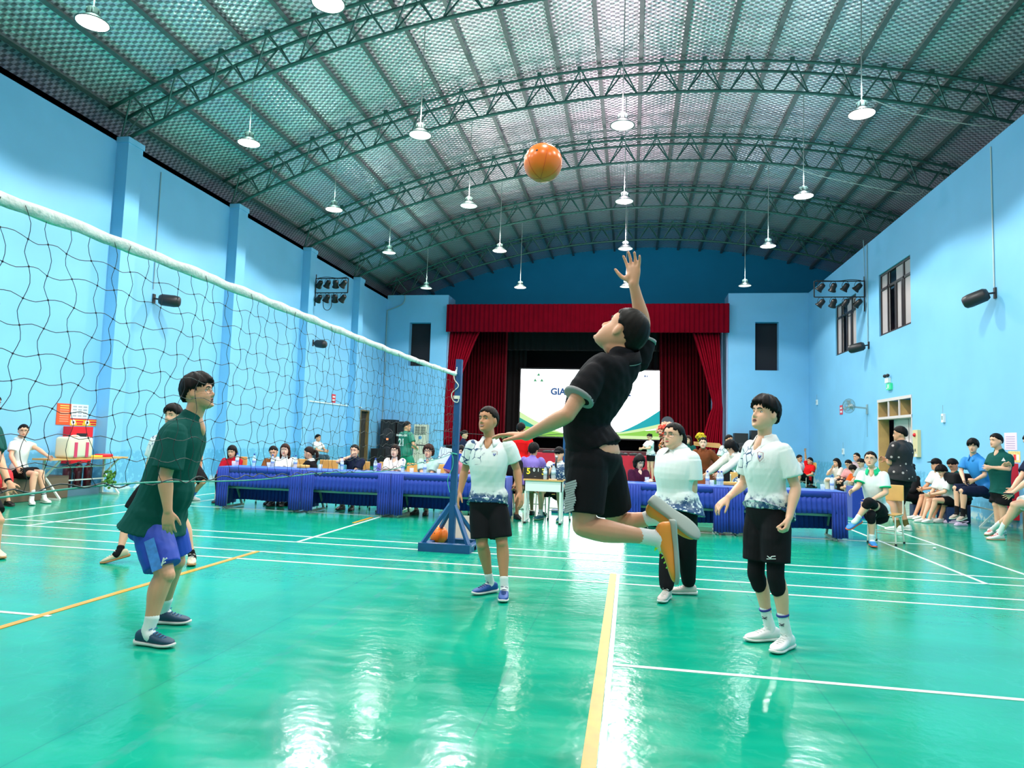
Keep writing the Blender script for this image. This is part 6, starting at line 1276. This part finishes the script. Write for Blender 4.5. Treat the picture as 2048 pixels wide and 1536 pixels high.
def bench_under(p, w_=.36, h=None, lb=''):
    rbox('low_bench', (p.x-.2, p.y-w_/2, 0), (p.x+.22, p.y+w_/2, h), BNC, .01, label=lb, cat='bench')
specs = [('person with long dark hair in a cream top by the right wall, chin on hand', 1673, 925, 20.6, 205, dict(tone='l', hair='long', top=TOP(fab('cream_top', (.68, .62, .56)), sleeve=.8), bottom=BOT(MATS['cream_top'], 'trousers', 1.8), wr=(.16, -.03, -.02), htilt=-5)),
 ('person in a pale pink top seated by the right wall behind the orange shirt', 1697, 928, 20.1, 205, dict(tone='l', hair='pulled', top=TOP(fab('pale_pink_top', (.70, .30, .30)), sleeve=.8), extras=('glasses',))),
 ('person in an orange shirt bowing over a phone by the right wall', 1706, 938, 19.4, 200, dict(tone='l', hair='full', lean=28, htilt=-45, top=TOP(fab('orange_shirt', (.72, .12, .02)), sleeve=.8), bottom=BOT(fab('grey_trousers', (.28, .34, .34)), 'trousers', 1.6))),
 ('person with glasses sitting tallest in the group by the right wall', 1713, 914, 20.8, 205, dict(tone='l', hair='pulled', top=TOP(fab('mauve_top', (.45, .35, .38)), sleeve=.8), extras=('glasses',), htilt=0)),
 ('person in a grey top, hair tied up, looking down by the right wall', 1722, 926, 18.9, 200, dict(tone='l', hair='bun', lean=22, top=TOP(fab('grey_top', (.36, .42, .42)), sleeve=.8), bottom=BOT(MATS['grey_trousers'], 'trousers', 1.8)))]
for i, (lb, px_, py_, Y_, yw, k) in enumerate(specs):
    p = at(px_, py_, Y_); floorsit(lb, px_, py_, Y_, yw, s=.93, **k); U_ = math.radians(k.get('lean', 18)); pz = p.z-(.155+.49*math.cos(U_))*.93
    a = math.radians(yw); x = p.x-.45*math.cos(a)*math.sin(U_)*1.1; y = p.y-.45*math.sin(a)*math.sin(U_)*1.1
    rbox('plastic_stool', (x-.13, y-.13, 0), (x+.13, y+.13, max(.12, pz-.135)), mat('dull_blue_stool', (.02, .05, .10), .5), .02, label=['stool under the person with chin on hand', 'stool under the person in pale pink', 'stool under the person in orange', 'stool under the tallest seated spectator', 'stool under the person in the grey top'][i], cat='stool')
# seated woman in white and green on the chair at the end of the row
p = at(1741, 922, 10.95); ch = chair((3.78, 11.15, 0), math.radians(-35), 'wooden school chair under the woman in the white shirt with green collar'); GC = fab('green_collar', (.01, .50, .22))
J = dict(fwd=N(-.62, -.78, 0)); A = lift(10.95)
J.update(pel=A(1752, 1022, .12), neck=A(1745, 940, .02), head=A(1741, 919, -.02), hf=N(-.45, -.85, .12), hu=V((0, 0, 1)), shL=A(1768, 951, -.08), shR=A(1724, 949, .08), elL=A(1772, 985, -.14), wrL=A(1738, 1003, -.26), elR=A(1717, 972, .02), wrR=A(1704, 982, -.12),
  hipL=A(1764, 1024, .06), hipR=A(1744, 1024, .14), knL=A(1728, 1008, -.30), anL=A(1720, 1032, -.26), knR=A(1742, 1030, -.28), anR=A(1744, 1080, -.24), toeL=N(-.85, -.3, -.45), toeR=N(-.1, -1, 0), upL=N(-.2, -.5, .85))
J['anL'] = A(1713, 1040, -.30); J['knL'] = A(1738, 1003, -.34); J['anR'].z = .085
g2 = figure('person in white shirt with green collar seated cross-legged at the table end', J, .95, 'f', 'l', 1.05, False, TOP(WHT, fit=.014, sleeve=.7, collar=GC, cuff=GC, vskin=.05, gap=26, hem=-.04), BOT(BLACKC, 'shorts', .55, fit=.02, knee=BLACKC), 'pulled', (.006, .005, .005), dict(m=mat('bright_blue_shoe', (.04, .25, .62), .5), sole=mat('orange_red_sole', (.80, .12, .04), .5)), dict(m=WHT, h=.2), extras=('glasses',))
# man in black patterned shirt
PT = mat('black_patterned_shirt', (.008, .008, .010), .7); t = PT.node_tree; tc = nd(t, 'TexCoord'); vo = nd(t, 'TexVoronoi'); vo.inputs['Scale'].default_value = 9; vo.inputs['Randomness'].default_value = .5; t.links.new(tc.outputs['Object'], vo.inputs['Vector']); t.links.new(mixcol(t, ramp(t, vo.outputs['Distance'], .16, .20, 1, 0), (.008, .008, .010), (.45, .38, .36)), t.nodes['Principled BSDF'].inputs['Base Color'])
p = at(1800, 868, 12.95); crowd('person in a black patterned shirt standing with folded arms before the side door', p, 130, 'stand', 1.06, sex='m', tone='m', fat=1.25, hair='short', extras=('glasses',), top=TOP(PT, sleeve=.8, fit=.022, hem=-.10, sflare=.02), bottom=BOT(BLACKC, 'shorts', .85, fit=.03), shoes=SH_W, socks=dict(m=fab('olive_sock', (.12, .10, .03)), h=.18), wl=(.24, -.02, -.30), wr=(.22, .05, -.27), hyaw=20)
# sitting low along the right wall
lows = [('person in black with a bun sitting low behind the patterned shirt', 1820, 938, 15.6, 200, dict(tone='l', hair='bun', top=TOP(BLACKC, sleeve=1.8), bottom=BOT(BLACKC), s=.95)),
 ('person in a black cap and white shirt sitting low by the wall', 1872, 929, 15.2, 190, dict(sex='m', tone='m', hair='short', extras=('cap',), top=TOP(WHT, sleeve=.8), bottom=BOT(BLACKC, 'shorts', .6), htilt=0, s=.97)),
 ('young person with a black fringe sitting low in front of the cap wearer', 1884, 942, 14.7, 195, dict(sex='m', tone='l', hair='mop', top=TOP(WHT, sleeve=.8), bottom=BOT(BLACKC, 'shorts', .6), s=.88, htilt=-30)),
 ('person in a dark green jersey with glasses looking down by the wall', 1906, 930, 14.9, 200, dict(sex='m', tone='m', hair='crop', extras=('glasses',), top=TOP(GRN, sleeve=.8), bottom=BOT(BLACKC, 'shorts', .8), s=1.0, htilt=-35))]
for i, (lb, px_, py_, Y_, yw, k) in enumerate(lows):
    p = at(px_, py_, Y_); floorsit(lb, px_, py_, Y_, yw, **{**dict(foot={'L': (.55, .06, 0), 'R': (.62, -.04, 0)}), **k}); U_ = math.radians(18); pz = p.z-(.155+.49*math.cos(U_))*k['s']
    a = math.radians(yw); x = p.x-.17*math.cos(a); y = p.y-.17*math.sin(a)
    rbox('plastic_stool', (x-.12, y-.12, 0), (x+.12, y+.12, max(.1, pz-.135)), mat('deep_blue_stool', (.008, .03, .12), .5), .02, label=['blue stool under the person with a bun', 'low stool under the cap wearer', 'low stool under the young person with a fringe', 'low stool under the person in the green jersey'][i], cat='stool')
rbox('black_backpack', (6.02, 14.2, .76), (6.40, 14.75, .98), BLACKC, .05, label='black bag lying on the steel-framed table behind the seated youth', cat='bag')
rbox('black_coat', (6.15, 14.75, 0), (6.50, 15.25, .66), mat('black_coat_cloth', (.01, .01, .012), .8, bump=.8, bscale=8), .08, label='black coat heaped on the floor at the end of the steel-framed table', cat='coat')
# youth on the table, man with crossed arms, seated man at the right edge
A = lift(13.6)
J = dict(fwd=N(-.86, -.50, 0), pel=A(1972, 977, .25), neck=A(1947, 912, .2), head=A(1946, 892, .15), hf=N(-.60, -.78, -.12), hu=V((0, 0, 1)), shL=A(1966, 925, 0), shR=A(1930, 920, .36), elL=A(1970, 950, -.08), wrL=A(1950, 960, -.14), elR=A(1922, 942, .36), wrR=A(1928, 962, .1),
  hipL=A(1975, 984, .14), hipR=A(1964, 980, .33), knL=A(1925, 982, -.02), anL=A(1926, 1030, -.02), knR=A(1912, 976, .18), anR=A(1914, 1026, .14), toeL=N(-.75, -.6, -.15), toeR=N(-.85, -.45, -.2))
figure('young person in a bright blue shirt sitting on the steel-framed table', J, .96, 'm', 'l', 1.0, False, TOP(mat('bright_blue_shirt', (.02, .24, .62), .7, noise=.12), fit=.02, sleeve=.75, collar=mat('bright_blue_shirt', (.02, .24, .62)), gap=20), BOT(NAVYC, 'shorts', 1.02, fit=.03), 'mop', (.006, .005, .005), dict(m=mat('taupe_shoe', (.35, .30, .24), .5), sole=MATS['white_rubber']), dict(m=BLACKC, h=.25))
A = lift(13.1)
J = dict(fwd=N(-.80, -.60, 0), pel=A(2002, 985, 0), neck=A(1998, 903, 0), head=A(1992, 882, -.02), hf=N(-.96, -.25, 0), hu=V((0, 0, 1)), shL=A(2017, 915, -.12), shR=A(1985, 913, .14), elL=A(2017, 938, -.17), wrL=A(1984, 935, -.13), elR=A(1976, 938, .05), wrR=A(2007, 930, -.17),
  hipL=A(2008, 995, -.07), hipR=A(1997, 995, .08), knL=A(2006, 1032, -.05), anL=A(2006, 1062, 0), knR=A(1993, 1030, .06), anR=A(1996, 1056, .1), toeL=N(-.7, -.7, 0), toeR=N(-.9, -.3, 0))
for q in 'LR': J['an'+q].z = .085; J['kn'+q].z = .50
g3 = figure('person in a dark green shirt standing with crossed arms by the right wall', J, 1.0, 'm', 'l', 1.08, False, TOP(GRN, fit=.02, sleeve=.72, hem=-.05, vskin=.02), BOT(BLACKC, 'shorts', .86, fit=.035), 'crop', (.006, .005, .005), SH_W, dict(m=WHT, h=.2))
c = J['neck']-g3.location+V((-.02, -.16, -.13)); MB().add([c+V((-.03, -.01, -.03)), c+V((.03, -.03, -.03)), c+V((0, -.02, .03))], [(0, 1, 2)]).build('shirt_emblem', WHITE, g3)
A = lift(12.15)
J = dict(fwd=N(-1, -.15, 0), pel=A(2085, 992, .1), neck=A(2068, 905, .1), head=A(2062, 884, .1), hf=N(-.95, 0, -.3), hu=V((0, 0, 1)), shL=A(2074, 922, -.1), shR=A(2062, 920, .28), elL=A(2056, 962, -.16), wrL=A(2026, 985, -.14), elR=A(2042, 955, .2), wrR=A(2024, 978, .02),
  hipL=A(2078, 1000, 0), hipR=A(2072, 998, .18), knL=A(2030, 1010, -.12), anL=A(1999, 1066, -.14), knR=A(2036, 1018, .12), anR=A(2001, 1052, .22), toeL=N(-.9, -.25, 0), toeR=N(-.7, -.6, 0))
J['anL'] = onfloor(1998, 1080); J['anL'].z = .085; J['anR'] = onfloor(1984, 1070); J['anR'].z = .085
figure('person in white shorts and white socks seated at the right edge', J, 1.05, 'm', 'l', 1.1, False, TOP(NAVYC, fit=.02, sleeve=.72), BOT(WHT, 'shorts', .7, fit=.03), 'short', (.006, .005, .005), dict(m=mat('white_red_shoe', (.75, .72, .68), .5), sole=mat('tan_rubber', (.55, .30, .18), .6), lace=RD), dict(m=WHT, h=.36))
p = J['wrL']+V((-.07, -.03, -.01)); rbox('phone', (p.x-.07, p.y-.03, p.z-.02), (p.x+.05, p.y+.03, p.z), BLACK, .004, label='black phone held by the person at the right edge', cat='phone')
q = J['pel']; rbox('plastic_stool', (q.x-.2, q.y-.2, 0), (q.x+.2, q.y+.2, q.z-.12), BNC if 'BNC' in globals() else WOOD, .02, label='stool under the person at the right edge', cat='stool')
# left wall spectators
A = lift(10.70)
J = dict(fwd=N(.85, -.5, 0)); X_ = -10.9
J.update(pel=A(38, 940, -.1), neck=A(40, 878, -.1), head=A(47, 862, -.12), hf=N(.75, -.65, -.05), hu=V((0, 0, 1)), shL=A(55, 888, .06), shR=A(26, 888, -.26), elL=A(76, 898, .05), wrL=A(98, 914, .0), elR=A(22, 912, -.34), wrR=A(34, 935, -.42),
  hipL=A(44, 946, 0), hipR=A(33, 946, -.2), knL=A(82, 945, -.12), anL=A(90, 982, -.1), knR=A(70, 948, -.35), anR=A(64, 988, -.4), toeL=N(.9, -.3, 0), toeR=N(.8, -.6, 0))
for q in 'LR': J['an'+q].z = .085
figure('person in a white polo seated by the left wall, one hand on the table', J, .95, 'f', 'l', 1.0, False, TOP(WHT, fit=.014, sleeve=.6, collar=WHT, gap=20), BOT(BLACKC, 'shorts', .7, fit=.03), 'ponytail', (.006, .005, .005), SH_W, dict(m=WHT, h=.35, band=[(.28, NAVYC), (.22, NAVYC), (.16, NAVYC)]), extras=('glasses',))
J2 = {k: (v+V((-.1, -.62, 0)) if k not in ('fwd', 'hf', 'hu', 'toeL', 'toeR') else v) for k, v in J.items()}; J2['head'] = J2['head']+V((.05, -.05, -.06)); J2['wrL'], J2['elL'] = J2['knL']+V((-.02, 0, .08)), J2['shL']+V((.02, .05, -.26))
figure('person in a bright red top and red skirt seated at the left wall', J2, .93, 'f', 'l', 1.0, False, TOP(MATS['bright_red_jersey'], fit=.018, sleeve=.8), BOT(mat('red_skirt', (.72, .01, .02), .5), 'skirt', 1.25, fit=.03), 'bob', (.006, .005, .005), SH_B)
J3 = {k: (v+V((-.05, -1.12, 0)) if k not in ('fwd', 'hf', 'hu', 'toeL', 'toeR') else v) for k, v in J.items()}; J3['wrL'], J3['elL'] = J3['knL']+V((-.02, 0, .08)), J3['shL']+V((.02, .05, -.26))
figure('person in black seated at the very left edge by the wall', J3, .97, 'm', 'm', 1.0, False, TOP(BLACKC, fit=.018, sleeve=.8), BOT(BLACKC, 'shorts', .8, fit=.03), 'short', (.006, .005, .005), SH_W, dict(m=WHT, h=.2))
rbox('low_bench', (-11.0, 9.2, 0), (-10.55, 11.55, .42), BNC, .01, label='dark bench along the left wall under the seated spectators', cat='bench')
# person seen between the green shirt and the blue tables
p = at(383, 860, 12.0); crowd('person in black shorts walking behind the player in dark green', p, -20, 'stand', 1.0, sex='m', tone='m', hair='short', top=TOP(WHT, sleeve=.7), bottom=BOT(BLACKC, 'shorts', .98, fit=.03), shoes=SH_W, socks=dict(m=mat('blue_sock', (.02, .15, .55), .6), h=.3))
# chairs behind the tables (their wooden backs show between the sitters)
for i, (px_, Yc, lb) in enumerate(((464, 12.3, 'chair of the person in the red sweater'), (545, 12.4, 'chair of the person in brown'), (592, 12.3, 'chair beside the person in the white top'), (648, 12.3, 'chair with a pale wooden back left of the navy polo'), (712, 12.25, 'chair of the person in the navy polo'), (770, 12.3, 'chair between the navy polo and the white blouse'), (826, 12.3, 'chair between the white blouse and the mint top'), (885, 12.3, 'chair right of the mint top'), (925, 12.2, 'chair of the person in pink'), (1279, 12.15, 'chair of the person in maroon'))):
    p = at(px_, 930, Yc); chair((p.x, Yc, 0), 0, lb)
